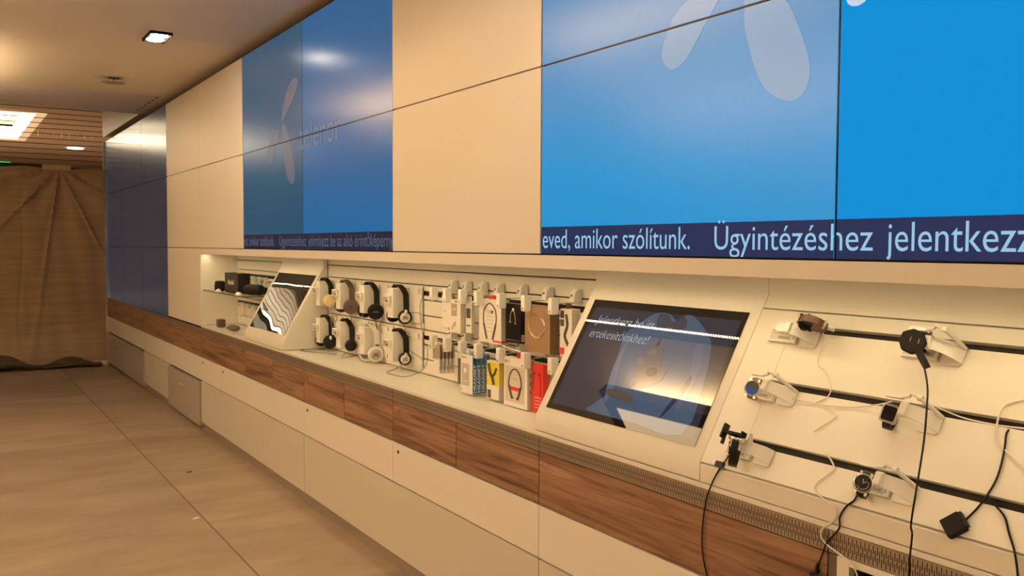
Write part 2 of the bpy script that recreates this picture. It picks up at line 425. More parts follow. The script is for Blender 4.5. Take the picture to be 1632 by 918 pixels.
for k in range(6): MB().cyl((-.065, 8.63+k*.177, 2.829), (-.065, 8.63+k*.177, 2.826), .013, n=10).build('screw', M['dark'], t)

# ------------------------------------------------------------------ shop front: end panel, grille, dust sheet, mall lights
MB().box(-.022, .33, 12.168, 12.19, 0, 2.77).build('end_panel', M['white'], label='thin tall white panel closing the far end of the display wall', cat='panel', bevel=.002)
t = thing('security_grille', (-3, 12.24, 0), 'rolling grille of thin horizontal rods across the shop entrance', 'grille')
mb = MB(); z = 2.46; k = 0
while z < 3.48:
    mb.tube([(-6.2+i*.364, 12.24, z+.004*((i+k) % 2)) for i in range(18)], .0045, n=5, smooth=0)
    z += .062; k += 1
mb.build('rods', M['bronze'], t)
for k in range(11): MB().cyl((-.98+k*.085, 12.225, 2.80+.012*(k % 3)), (-.98+k*.085, 12.225, 2.84+.012*(k % 2)), .0035, n=6).build('link', M['chrome'], t)
MB().box(-6.2, -.01, 12.20, 12.28, 2.405, 2.44).build('bottom_bar', M['bronze'], t)
t = thing('dust_sheet', (-2, 12.1, 0), 'brown dust sheet hung across the entrance, bunched up on the floor', 'dust sheet')
mb = MB(); NX, NZ = 230, 90; x0, x1 = -3.6, -.02; ax, az = -.52, 2.42
vs = []
for j in range(NZ+1):
    for i in range(NX+1):
        x = x0+(x1-x0)*i/NX; z = .05+2.36*j/NZ
        dx, dz = x-ax, az-z; r = math.hypot(dx, dz)+.05; th = math.atan2(dx, dz)
        zz = z - (.012*math.cos(9*(x-ax)) if j == NZ else 0)
        f = .030*math.sin(th*11+1.3*math.sin(r*2))*min(1, r/.5)*(.3+.7*math.exp(-r*.8))
        f += .014*math.sin(x*9+2*math.sin(z*1.7))+.006*math.sin(x*23+z*3)+.010*math.sin(z*11+x*1.5)*.5
        f -= .035*math.exp(-(math.sin(th*5.5+.8)/.12)**2)*min(1, r/.3)*(.4+.6*math.exp(-r*.6))
        f += .012*math.exp(-((x+.95+.03*math.sin(z*3))/.018)**2)*(z < 2.2)
        vs.append((x, 12.09+f, zz))
mb.add(vs, [(j*(NX+1)+i, j*(NX+1)+i+1, (j+1)*(NX+1)+i+1, (j+1)*(NX+1)+i) for j in range(NZ) for i in range(NX)])
mb.build('hanging_sheet', M['tarp'], t, normals=False)
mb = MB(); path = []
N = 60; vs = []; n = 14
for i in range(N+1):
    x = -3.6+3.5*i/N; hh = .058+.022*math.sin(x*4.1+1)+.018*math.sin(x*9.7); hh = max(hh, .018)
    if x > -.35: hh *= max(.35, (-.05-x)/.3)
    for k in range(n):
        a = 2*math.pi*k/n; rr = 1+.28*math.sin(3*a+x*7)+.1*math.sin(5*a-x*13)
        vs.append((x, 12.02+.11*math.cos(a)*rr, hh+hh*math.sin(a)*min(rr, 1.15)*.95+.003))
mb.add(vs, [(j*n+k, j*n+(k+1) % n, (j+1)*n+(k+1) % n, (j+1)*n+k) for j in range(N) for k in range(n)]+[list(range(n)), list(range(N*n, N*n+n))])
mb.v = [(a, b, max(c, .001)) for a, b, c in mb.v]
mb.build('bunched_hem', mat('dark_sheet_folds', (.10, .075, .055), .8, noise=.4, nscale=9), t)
MB().box(-.705, -.40, 12.02, 12.03, 2.385, 2.452).build('tape_patch', mat('paper_tape', (.5, .36, .24), .7), t)
MB().box(-3.6, -.705, 12.15, 12.18, 2.41, 2.45).build('hanging_rail', M['dark'], t)
MB().box(-.40, -.03, 12.15, 12.18, 2.38, 2.42).build('hanging_rail', M['dark'], t)
t = thing('recessed_ceiling_light', (-1.9, 15, 3.2), 'large bright recessed light in the mall ceiling beyond the grille', 'ceiling light')
MB().box(-3.2, -.59, 13.2, 16.7, 3.43, 3.449).build('diffuser', emit('mall_diffuser', (1, .66, .34), 1.6), t)
MB().box(-.80, -.60, 13.25, 16.68, 3.22, 3.26).build('light_strip', emit('mall_strip', (1, .85, .58), 9), t)
MB().box(-3.18, -.80, 15.5, 16.68, 3.22, 3.26).build('light_strip', emit('mall_strip2', (1, .85, .58), 9), t)
f = MB(); [f.box(*a, 3.185, 3.2) for a in ((-.66, -.54, 13.15, 16.8), (-3.3, -.66, 16.7, 16.8), (-3.3, -.66, 13.1, 13.2))]; f.build('frame', emit('glowing_frame', (1, .6, .28), .9), t)
MB().lathe([(.13, 0), (.12, .01)], (.30, 17.6, 3.185), (0, 0, 1)).build('round_downlight', emit('cool_spot', (1, .95, .85), 12), label='small round downlight in the mall ceiling beyond the grille', cat='ceiling light')
MB().lathe([(.02, 0), (.10, .02), (.12, .05), (.09, .08)], (-1.16, 12.40, 2.40), (0, 0, 1), sq=(1.6, .6), a=(1, 0, 0)).build('green_sign_lamp', emit('green_glow', (.03, .9, .15), 1.5), label='green glowing lamp behind the top of the dust sheet, left edge', cat='lamp')
L = bpy.data.lights.new('mall_light', 'AREA'); L.energy = 45; L.color = (1, .62, .33); L.shape = 'RECTANGLE'; L.size = 3; L.size_y = 4
o = bpy.data.objects.new('mall_light', L); C.objects.link(o); o.location = (-2, 16, .6); o.rotation_euler = (math.pi, 0, 0)

# ------------------------------------------------------------------ upper wall: cream panels
G = .0025
def cream(y0, y1, z0, z1, label): MB().box(.0, .045, y0+G, y1-G, z0+G, z1-G).build('wall_panel', M['panel'], label=label, cat='wall panel', group='cream wall panels', bevel=.0015)
for a in ((YC[1], YC[2], ZB, ZS, 'cream wall panel between the two video walls, lower of the two'),
          (YC[1], YC[2], ZS, ZT, 'cream wall panel between the two video walls, upper one touching the ceiling gap'),
          (YC[4], YC[5], ZB, ZS, 'cream panel left of the middle video wall, lower row'),
          (YC[4], YC[5], ZS, ZT, 'cream panel left of the middle video wall, upper row'),
          (YC[5], YC[6], ZB, ZS, 'cream panel right of the far dark blue screens, middle row'),
          (YC[5], YC[6], ZS, ZT, 'cream panel right of the far dark blue screens, upper row'),
          (YC[5], YC[6], .843, ZB, 'cream panel beside the far dark blue screens, bottom row left of the shelf niche')): cream(*a)
struct('trim_5', MB().box(.045, .08, 7.36, 12.165, .83, 2.76).box(.045, .08, -1.6, 7.36, 1.45, 2.76), M['seam'])
# fascia under the panels and soffit of the niche
MB().box(0, .016, -1.0, 7.34, 1.424, 1.470).build('niche_fascia', M['panel'], label='long narrow cream edge strip below the video walls, above the niche', cat='trim', bevel=.0015)
struct('trim_6', MB().box(.018, .335, -1.0, 7.38, 1.430, 1.449), M['white'])
struct('trim_7', MB().box(.002, .335, 7.352, 7.372, .857, 1.43), M['white'])
# LED strips
for y0, y1, lab in ((6.16, 7.33, 'row of tiny warm LEDs under the edge over the far speaker niche'), (2.60, 6.12, 'long row of tiny warm LEDs under the edge over the headphones'), (-.9, 2.57, 'row of tiny warm LEDs over the near kiosk and the watches')):
    t = thing('led_strip', (.04, (y0+y1)/2, 1.425), lab, 'LED strip')
    MB().box(.028, .052, y0, y1, 1.4265, 1.4295).build('mounting_strip', M['white'], t)
    mb = MB(); y = y0
    while y < y1: mb.add([(.036, y, 1.4262), (.044, y, 1.4262), (.044, y+.006, 1.4262), (.036, y+.006, 1.4262)], [(0, 1, 2, 3)]); y += .012
    o = mb.build('led_row', M['led'], t); o['kind'] = 'stuff'

# ------------------------------------------------------------------ video walls
def display(y0, y1, z0, z1, m, label, group, extras=(), bz=.0035):
    t = thing('video_wall_screen', (.02, (y0+y1)/2, z0), label, 'screen', group)
    MB().box(.004, .05, y0+.001, y1-.001, z0+.001, z1-.001).build('housing', M['blackgloss'], t)
    s = MB().box(.002, .004, y0+bz, y1-bz, z0+bz, z1-bz).build('screen', m, t)
    for nm, mb, mm, x in extras:
        c = clip(mb, ((1, y0+bz, y1-bz), (2, z0+bz, z1-bz)))
        if c.f: c.build(nm, mm, s, normals=False, smooth=False)
    return t
def ticker(off):
    X = wallframe(.0012)
    return [text_mesh(w_, X, -(ya+off), -(yb+off), 1.4945, .0665, bold=-.002) for w_, ya, yb in
            (('eved, amikor szólítunk.', 2.535, 1.819), ('Ügyintézéshez', 1.726, 1.243), ('jelentkezz be az alsó érintőképerny', 1.209, .092))]
def petals(off, x):
    A = [(1.70, 2.19), (1.79, 2.078), (1.846, 2.016), (1.90, 2.0), (1.941, 2.034), (1.935, 2.078), (1.896, 2.142), (1.838, 2.178), (1.76, 2.20)]
    B = [(1.655, 2.21), (1.634, 2.132), (1.631, 2.064), (1.604, 1.977), (1.559, 1.896), (1.488, 1.857), (1.437, 1.874), (1.424, 1.932), (1.452, 2.014), (1.498, 2.101), (1.56, 2.18), (1.62, 2.225)]
    Cc = [(1.66, 2.23), (1.59, 2.27), (1.45, 2.35), (1.37, 2.42), (1.39, 2.46), (1.47, 2.46), (1.57, 2.40), (1.64, 2.31)]
    return [ypoly([(a+off, b) for a, b in smooth_poly(P)], x) for P in (A, B, Cc)]
def wordmark(off): return text_mesh('telenor', wallframe(.0012), -(1.345+off), -(.72+off), 2.045, .165)
def videowall(cols, off, mats, petal_m, word_m, band_m, text_m, where, group):
    band = ypoly([(-3, 1.0), (9, 1.0), (9, 1.5665), (-3, 1.5665)], .0018)
    tk = ticker(off); pp = petals(off, .0012); wm = wordmark(off)
    for i, (a, b) in enumerate(cols):
        for r, (z0, z1) in enumerate(((ZB, ZS), (ZS, ZT))):
            ex = []
            if r == 0: ex += [('ticker_band', band, band_m, 0), *[('ticker_text', k_, text_m, 0) for k_ in tk]]
            ex += [('flower_petal', p, petal_m, 0) for p in pp]+[('wordmark', wm, word_m, 0)]
            display(a, b, z0, z1, mats[i], f"{['lower', 'upper'][r]} blue {where[i]}"+(', text band below' if r == 0 else ''), group, ex)
azL = screenmat('azure_left', (.0, .30, .68), .94, rough=.24, spec=.30, grad=(2, 1.65, 2.25, (.02, .235, .52)))  # gradient holds picture colour plus reflected room light put into the emission
azR = screenmat('azure_right', (.0, .285, .72), .96, rough=.3, spec=.0)
azR2 = screenmat('azure_mid_right', (.0, .135, .36), .95, rough=.22, spec=.22, grad=(2, 1.55, 2.0, (.015, .115, .29)))  # middle block: viewing-angle dimming put into the emission colours
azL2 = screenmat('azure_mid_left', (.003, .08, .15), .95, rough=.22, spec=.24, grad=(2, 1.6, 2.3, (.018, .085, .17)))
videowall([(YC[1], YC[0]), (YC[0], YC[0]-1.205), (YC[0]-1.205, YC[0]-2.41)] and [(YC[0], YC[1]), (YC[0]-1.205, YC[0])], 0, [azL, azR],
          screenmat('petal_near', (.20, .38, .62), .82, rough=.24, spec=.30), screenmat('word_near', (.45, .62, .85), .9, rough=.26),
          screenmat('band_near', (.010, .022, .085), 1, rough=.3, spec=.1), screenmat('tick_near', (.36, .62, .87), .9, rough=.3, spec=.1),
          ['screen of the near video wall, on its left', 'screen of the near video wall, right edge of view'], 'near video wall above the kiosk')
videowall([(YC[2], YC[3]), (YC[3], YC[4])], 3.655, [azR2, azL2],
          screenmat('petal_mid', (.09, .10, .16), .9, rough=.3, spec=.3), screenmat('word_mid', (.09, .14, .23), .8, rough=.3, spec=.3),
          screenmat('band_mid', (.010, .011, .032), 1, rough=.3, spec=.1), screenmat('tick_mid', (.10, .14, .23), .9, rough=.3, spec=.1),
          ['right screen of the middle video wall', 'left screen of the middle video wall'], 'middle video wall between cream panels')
far = screenmat('far_navy', (.002, .024, .046), .9, rough=.2, spec=.42, grad=(2, .85, 2.7, (.012, .022, .035)))  # far block: darkening at the grazing view is put into the emission
rn = ['bottom', 'middle', 'top']; cn = ['nearest', 'centre', 'farthest']
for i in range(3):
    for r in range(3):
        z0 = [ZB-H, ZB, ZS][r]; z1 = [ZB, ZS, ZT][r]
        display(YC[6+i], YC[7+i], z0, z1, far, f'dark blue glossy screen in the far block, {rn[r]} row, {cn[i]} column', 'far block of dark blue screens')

# ------------------------------------------------------------------ base cabinets
ZL0, ZL1, ZW0, ZW1, ZD0, ZD1 = .07, .403, .41, .595, .601, .784
def lock(par, y, z, m='chrome'):
    MB().cyl((-.0035, y, z), (.002, y, z), .008, n=14).build('lock', [M[m]], par)
def cabinet(y0, y1, wood, white, lower, label):
    t = thing('drawer_cabinet', (.17, (y0+y1)/2, 0), label, 'cabinet', 'base cabinets under the display niche')
    MB().box(.024, .335, y0+.002, y1-.002, .0655, .785).build('carcass', M['dark'], t)
    MB().box(.022, .30, y0, y1, 0, .065).build('plinth', mat('plinth_metal', (.30, .25, .21), .5, metal=.2) if 'plinth_metal' not in bpy.data.materials else bpy.data.materials['plinth_metal'], t)
    for a, b, k in wood:
        d = MB().box(0, .022, a+.0018, b-.0018, ZD0, ZD1).build('wood_drawer', M['wood'], t, bevel=.001)
        if k: lock(d, b-.07, ZD0+.145)
    for a, b, k in white:
        d = MB().box(0, .022, a+.0015, b-.0015, ZW0, ZW1).build('cream_drawer', M['panel'], t, bevel=.001)
        if k: lock(d, b-.06, ZW1-.037, 'ink')
    for a, b, kind in lower:
        if kind == 'taupe':
            d = MB().box(-.012, .022, a+.004, b-.004, ZL0-.035, ZL1-.014).build('grey_drawer', M['taupe'], t, bevel=.002)
            h = MB(); h.tube([(-.012, (a+b)/2-.05, .30), (-.034, (a+b)/2-.045, .30), (-.036, (a+b)/2, .30), (-.034, (a+b)/2+.045, .30), (-.012, (a+b)/2+.05, .30)], .006, smooth=2)
            h.build('handle', M['gp'], d)
        else:
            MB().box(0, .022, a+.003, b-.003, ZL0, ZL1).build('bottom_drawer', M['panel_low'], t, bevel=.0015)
    return t
cabinet(YC[0], YC[1], [(YC[0], YC[1], 0)], [(YC[0], YC[1], 0)], [(YC[0], YC[1], 'p')], 'nearest base cabinet, one wide walnut drawer front below the near kiosk')
cabinet(YC[1], YC[3], [(YC[1], 3.1435, 1), (3.1435, YC[2], 1), (YC[2], 4.34, 1), (4.34, YC[3], 1)], [(YC[1], YC[2], 1), (YC[2], YC[3], 1)], [(YC[1], YC[3], 'p')], 'base cabinet below the hanging accessories, four short walnut drawers')
cabinet(YC[3], YC[5], [(YC[3], 5.531, 1), (5.531, 6.137, 1), (6.137, YC[5], 1)], [(YC[3], YC[5]-.60, 1), (YC[5]-.6, YC[5], 1)], [(YC[3], YC[5]+.02, 'p')], 'base cabinet below the far kiosk, two short and one long walnut drawer')
cabinet(YC[5], YC[7], [(YC[5], YC[6], 0), (YC[6], YC[7], 0)], [(YC[5], YC[6], 0), (YC[6], YC[7], 0)], [(YC[5]+.03, YC[6], 'taupe'), (YC[6], YC[7], 'p')], 'base cabinet with one grey handled drawer left of a plain bottom drawer')
cabinet(YC[7], YC[9], [(YC[7], YC[8], 0), (YC[8], YC[9], 0)], [(YC[7], YC[8], 0), (YC[8], YC[9], 0)], [(YC[7], YC[8], 'taupe'), (YC[8], YC[9], 'taupe')], 'farthest base cabinet with two grey handled drawers by the entrance')
# open cabinet at the near end
t = thing('open_cabinet', (.17, .74, 0), 'near cabinet with a dark open compartment at the bottom right corner', 'cabinet', 'base cabinets under the display niche')
mb = MB(); mb.box(.0, .335, 1.318, 1.341, 0, .785, 1); mb.box(0, .022, 1.285, 1.318, 0, .785, 0); mb.box(0, .022, .14, 1.285, .768, .785, 0)
mb.box(0, .335, .14, .17, 0, .785, 0); mb.box(.0, .335, .17, 1.285, .0, .06, 0)
mb.build('carcass', [M['panel'], M['bronze']], t, bevel=.001)
MB().box(.10, .12, .17, 1.318, .06, .768).build('inner_panel', M['blackmatte'], t)

# slotted metal strip and counter
for i in range(10):
    a = YC[i-1] if i else YC[0]-1.205; b = YC[i] if i else YC[0]
    tz = .8395 if b < 7.4 else .830
    MB().box(.001, .012, a+.0012, b-.0012, .7875, tz).build('vent_strip', M['perf'], label=None, cat='vent strip', group='slotted metal vent strips under the counter edge')
    C.objects[-1] if False else None
vn = [o for o in C.objects if o.name.startswith('vent_strip')]
wh = ['under the watch display, in the near right corner', 'under the near kiosk', 'under the hanging boxes left of the near kiosk', 'under the hooks with small packages', 'under the headphone row', 'under the far kiosk', 'under the speakers in the far niche', 'below the cream panel left of the niche', 'below the far dark screens, nearest part', 'below the far dark screens, centre part']
for o, s in zip(sorted(vn, key=lambda o: o.location.y), wh): o['label'] = 'slotted bronze metal strip '+s
struct('trim_8', MB().box(.014, .335, YC[9]-.02, 12.167, .787, .83).box(.014, .335, .14, YC[9], .7865, .828), M['dark'])
MB().box(-.001, .335, .14, 7.352, .8405, .855).build('countertop', M['counter'], label='long white countertop running through the niche above the slotted strip', cat='countertop', bevel=.002)

# ------------------------------------------------------------------ slatwall back panels
def slatwall(y0, y1, label):
    t = thing('slatwall_panel', (.31, (y0+y1)/2, .856), label, 'slatwall')
    zs = [.857, .932, 1.005, 1.079, 1.151, 1.229, 1.303, 1.377, 1.429]; rails = ((1.030, 1.052), (1.250, 1.274))
    mb = MB()
    for a, b in zip(zs[:-1], zs[1:]):
        lo, hi = a+.003, b-.003
        cuts = [r for r in rails if lo < r[0] < hi]
        segs = [(lo, hi)] if not cuts else [(lo, cuts[0][0]), (cuts[0][1], hi)]
        for p, q in segs: mb.box(.29, .305, y0+.001, y1-.001, p, q)
    mb.build('boards', M['white'], t, bevel=.001)
    MB().box(.312, .325, y0, y1, .857, 1.429).build('backing', M['bronze'], t)
    for a, b in rails: MB().box(.296, .311, y0, y1, a, b).build('rail', M['rail'], t)
    return t
slatwall(2.573, 5.317, 'long cream slatwall with dark rails between the two kiosks')
slatwall(6.126, 7.350, 'short cream slatwall in the far niche behind the speakers')

# ------------------------------------------------------------------ kiosks
SLv = Vector((.262, 0, .455)).normalized(); SNv = Vector((-SLv.z, 0, SLv.x)); P0 = Vector((0, 0, .91))
def S(y, t, o=0): return P0+SLv*t+SNv*o+Vector((0, y, 0))
def slopeframe(o=0): return frame((0, -1, 0), SLv, SNv, P0+SNv*o)
PROF = [(.0, .8575), (.0, .91), (.262, 1.365), (.262, 1.4285), (.288, 1.4285), (.288, .8575)]
def kiosk(y0, y1, label, scr, content=None, glass=None):
    t = thing('touchscreen_kiosk', (.14, (y0+y1)/2, .856), label, 'kiosk', 'slanted white touchscreen kiosks')
    MB().prism(PROF, 1, y0, y1).build('body', M['white'], t, bevel=.003)
    a, b, c, d = scr; mb = MB(); mb.X = slopeframe()
    mb.box(-b, -a, c, d, .0006, .0022)
    g = mb.build('glass_panel', glass or M['kglass'], t)
    if content: content(g)
    return t
M['kglass'] = mat('kiosk_black_glass', (.006, .006, .007), .015, spec=1.0)
def kmat(name, col, s=1.0): return screenmat('kiosk_'+name, col, s, rough=.02, spec=1.0)
def kpoly(pts, lay, px=True):
    mb = MB(); mb.X = slopeframe(); mb.add([(-y, t, .0023+lay*.00025) for y, t in pts], [list(range(len(pts)))]); return mb
def content2(g):
    # the picture on the screen: a person's torso in a blue shirt, hands together, on dark navy
    s = kpoly([(2.508, .058), (2.508, .434), (1.823, .434), (1.823, .058)], 0).build('screen', kmat('navy', (.020, .020, .034)), g, normals=False)
    def add(nm, pts, lay, col, k=3):
        kpoly(smooth_poly(pts, k), lay).build(nm, kmat(nm+str(lay)+str(len(bpy.data.materials)), col), s, normals=False, smooth=False)
    add('shirt', [(2.132, 0.434), (2.195, 0.429), (2.25, 0.386), (2.293, 0.345), (2.286, 0.289), (2.277, 0.226), (2.263, 0.177), (2.242, 0.143), (2.3, 0.085), (2.31, 0.062), (2.1, 0.061), (1.87, 0.062), (1.867, 0.227), (1.883, 0.3), (1.908, 0.359), (1.955, 0.397), (2.016, 0.432), (2.057, 0.433), (2.079, 0.411)], 1, (.055, .085, .135))
    add('collar', [(2.173, 0.428), (2.129, 0.428), (2.1, 0.405), (2.087, 0.41), (2.055, 0.429), (2.035, 0.41), (2.034, 0.39), (2.072, 0.383), (2.106, 0.388), (2.153, 0.375)], 2, (.045, .04, .05))
    add('shirt_fold', [(2.265, .33), (2.255, .25), (2.235, .16), (2.245, .10), (2.27, .16), (2.28, .25)], 2, (.085, .125, .18))
    add('shirt_fold', [(1.96, .33), (1.925, .22), (1.935, .12), (1.91, .16), (1.905, .26), (1.93, .34)], 2, (.07, .10, .16))
    add('shirt_fold', [(2.12, .35), (2.13, .28), (2.10, .23), (2.11, .30)], 2, (.012, .018, .04))
    add('shirt_fold', [(1.93, .24), (1.965, .15), (1.985, .09), (1.955, .13), (1.92, .21)], 3, (.015, .022, .05))
    add('hands', [(2.159, 0.209), (2.174, 0.239), (2.176, 0.266), (2.16, 0.291), (2.142, 0.312), (2.114, 0.321), (2.096, 0.337), (2.088, 0.348), (2.08, 0.331), (2.087, 0.306), (2.076, 0.282), (2.069, 0.261), (2.054, 0.247), (2.038, 0.265), (2.031, 0.257), (2.035, 0.234), (2.042, 0.209), (2.086, 0.183), (2.124, 0.173), (2.147, 0.186)], 3, (.095, .080, .088))
    add('finger', [(2.174, 0.248), (2.188, 0.267), (2.173, 0.275), (2.152, 0.267), (2.148, 0.251)], 4, (.125, .105, .11))
    add('finger', [(2.15, 0.292), (2.136, 0.306), (2.111, 0.301), (2.114, 0.288), (2.134, 0.284)], 4, (.125, .105, .11))
    add('shadow', [(2.12, .24), (2.08, .245), (2.075, .222), (2.11, .215)], 4, (.035, .025, .025))
    add('phone', [(2.265, .145), (2.19, .155), (2.13, .14), (2.12, .115), (2.17, .118), (2.24, .125)], 4, (.09, .065, .05))
    for st, a, b, z in (('Jelentkezz be itt', 2.470, 2.172, .372), ('értékesítőinkhez!', 2.472, 2.168, .318)):
        tm = text_mesh(st, slopeframe(.0040), -a, -b, z, .034, shear=.2, bold=-.016)
        # the second line runs slightly lower towards the right, as on the screen
        tm.build('screen_text', kmat('text', (.45, .48, .53)), s, normals=False, smooth=False)
def mat_wavy():
    m = mat('kiosk_wavy_glass', (.010, .010, .016), .015, spec=.9)
    t = m.node_tree; b = t.nodes['Principled BSDF']
    n = t.nodes.new('ShaderNodeTexNoise'); n.inputs['Scale'].default_value = 3.2; n.inputs['Detail'].default_value = 0
    g = t.nodes.new('ShaderNodeNewGeometry'); t.links.new(g.outputs['Position'], n.inputs['Vector'])
    bp = t.nodes.new('ShaderNodeBump'); bp.inputs['Strength'].default_value = .2; bp.inputs['Distance'].default_value = .010
    t.links.new(n.outputs['Fac'], bp.inputs['Height']); t.links.new(bp.outputs[0], b.inputs['Normal'])
    return m
kiosk(1.767, 2.573, 'near slanted white touchscreen kiosk showing a person in a blue shirt', (1.806, 2.532, .037, .462), content2)
kiosk(5.317, 6.124, 'far slanted white touchscreen kiosk with wavy reflections, right of the speaker shelf', (5.355, 6.080, .042, .460), None, mat_wavy())

# ------------------------------------------------------------------ slanted watch display
t = thing('watch_display_unit', (.14, 1.0, .856), 'slanted cream display board with three dark slots holding the watches', 'display')
inner = [(.02, .8575), (.02, .91), (.262+.014, 1.365), (.262, 1.4285), (.288, 1.4285), (.288, .8575)]
Y0, Y1 = .14, 1.765
MB().box(.0, .0195, Y0, Y1, .8575, .9075).build('front_board', M['white'], t, bevel=.0015)
off = .022
MB().prism([(.0195, .8575), (.0195, .9), (.262+.028, 1.345), (.288+.006, .8575)], 1, Y0, Y1-.002).build('core', M['blackmatte'], t)
def slopebox(mb, y0, y1, t0, t1, o0, o1, m=0):
    mb.X = slopeframe(); mb.box(-y1, -y0, t0, t1, o0, o1, m); mb.X = None; return mb
b = slopebox(MB(), 1.64, Y1, .004, .4785, -.018, 0); b.build('side_board', M['white'], t)
for a, c in ((.004, .0815), (.1015, .2505), (.2705, .4195), (.4385, .4785)):
    slopebox(MB(), Y0, 1.6395, a, c, -.018, 0).build('board', M['white'], t, bevel=.0008)
for a, c in ((.0815, .1015), (.2505, .2705), (.4195, .4385)):
    slopebox(MB(), Y0, 1.638, a-.001, c+.001, -.0215, -.0185).build('slot_rail', M['rail'], t)
mb = MB(); p = [S(0, .4825), S(0, .5245), Vector((.262, 0, 1.4285)), Vector((.288, 0, 1.4285)), S(0, .4825, -.02)]
mb.prism([(q.x, q.z) for q in p], 1, Y0, Y1); mb.build('top_board', M['white'], t, bevel=.001)

# ------------------------------------------------------------------ watches on their holders
def LF(y, tt): return frame((0, 1, 0), SLv, SNv, S(y, tt))     # local: x = along the wall (far), y = up the slope, z = out
def watch_holder(y, tt, label, folded=False, tagtext=True):
    o = S(y, tt); t = thing('watch_holder', tuple(o), label, 'watch holder', 'white security arms for the watches')
    X = LF(y, tt)
    mb = MB(); mb.X = X; mb.rprism(.0, .052, -.046, .0, .007, 2, .0005, .006); mb.build('base_plate', M['wp'], t, bevel=.001)
    mb = MB(); mb.X = X
    pts = [(.0, .0, .002), (.0, -.040, .002), (.012, -.038, .020), (.035, -.034, .040), (.058, -.032, .052), (.058, -.002, .052), (.035, -.002, .042), (.012, 0, .022)]
    th = .0045
    vs = pts+[(a-th*.6, b, c+th) for a, b, c in pts]; n = len(pts)
    mb.add(vs, [(0, 1, 2, 7), (7, 2, 3, 6), (6, 3, 4, 5), (8, 15, 10, 9), (15, 14, 11, 10), (14, 13, 12, 11)]+[(i, (i+1) % n, n+(i+1) % n, n+i) for i in range(n)])
    mb.build('arm', M['wp'], t)
    mb = MB(); mb.X = X; mb.rprism(-.034, -.0, .046, .064, .007, 0, .052, .070); mb.build('hub', M['wp'], t, bevel=.002)
    if not folded:
        mb = MB(); mb.X = X; mb.tube([(.0, -.004, .006), (.002, -.002, .045), (.008, .002, .088)], .0052, n=8)
        mb.cyl((.003, .003, .090), (.014, .003, .090), .0065, n=10); mb.build('stay_tube', M['wp'], t)
        mb = MB(); mb.X = X; mb.tube([(.012, .003, .092), (.026, .006, .100), (.034, .004, .090), (.056, .004, .078), (.062, .006, .076)], .0035, n=6); mb.build('link_arm', M['wp'], t)
        mb = MB(); mb.X = X; mb.rprism(.058, .104, .0, .009, .003, 2, .071, .079); mb.build('clamp', M['wp'], t)
    else:
        mb = MB(); mb.X = X; mb.tube([(.030, -.012, .058), (.026, .0, .070), (.022, .012, .082)], .0045, n=8); mb.build('link_arm', M['wp'], t)
        mb = MB(); mb.X = X; mb.rprism(.066, .096, -.03, -.006, .005, 2, .046, .060); mb.build('clamp', M['wp'], t)
    return t
def price_tag(y0, y1, tt, label):
    o = S((y0+y1)/2, tt-.04); t = thing('price_tag', tuple(o), label, 'price tag', 'white price tags on the slanted board')
    mb = MB(); mb.X = slopeframe(); mb.rprism(-y1, -y0, tt-.042, tt-.002, .003, 2, .0006, .012); mb.build('case', M['wp'], t, bevel=.001)
    mb = MB(); mb.X = slopeframe(); mb.box(-y1+.006, -y0-.014, tt-.037, tt-.006, .0121, .0126); l = mb.build('paper_label', M['cardside'], t)
    mb = MB(); mb.X = slopeframe()
    mb.box(-y1+.010, -y1+.032, tt-.013, tt-.010, .0127, .0129); mb.box(-y1+.010, -y1+.05, tt-.019, tt-.0175, .0127, .0129)
    mb.box(-y1+.036, -y0-.020, tt-.033, tt-.026, .0127, .0128); mb.box(-y0-.011, -y0-.008, tt-.034, tt-.012, .0122, .0124)
    mb.build('print', M['greyink'], l)
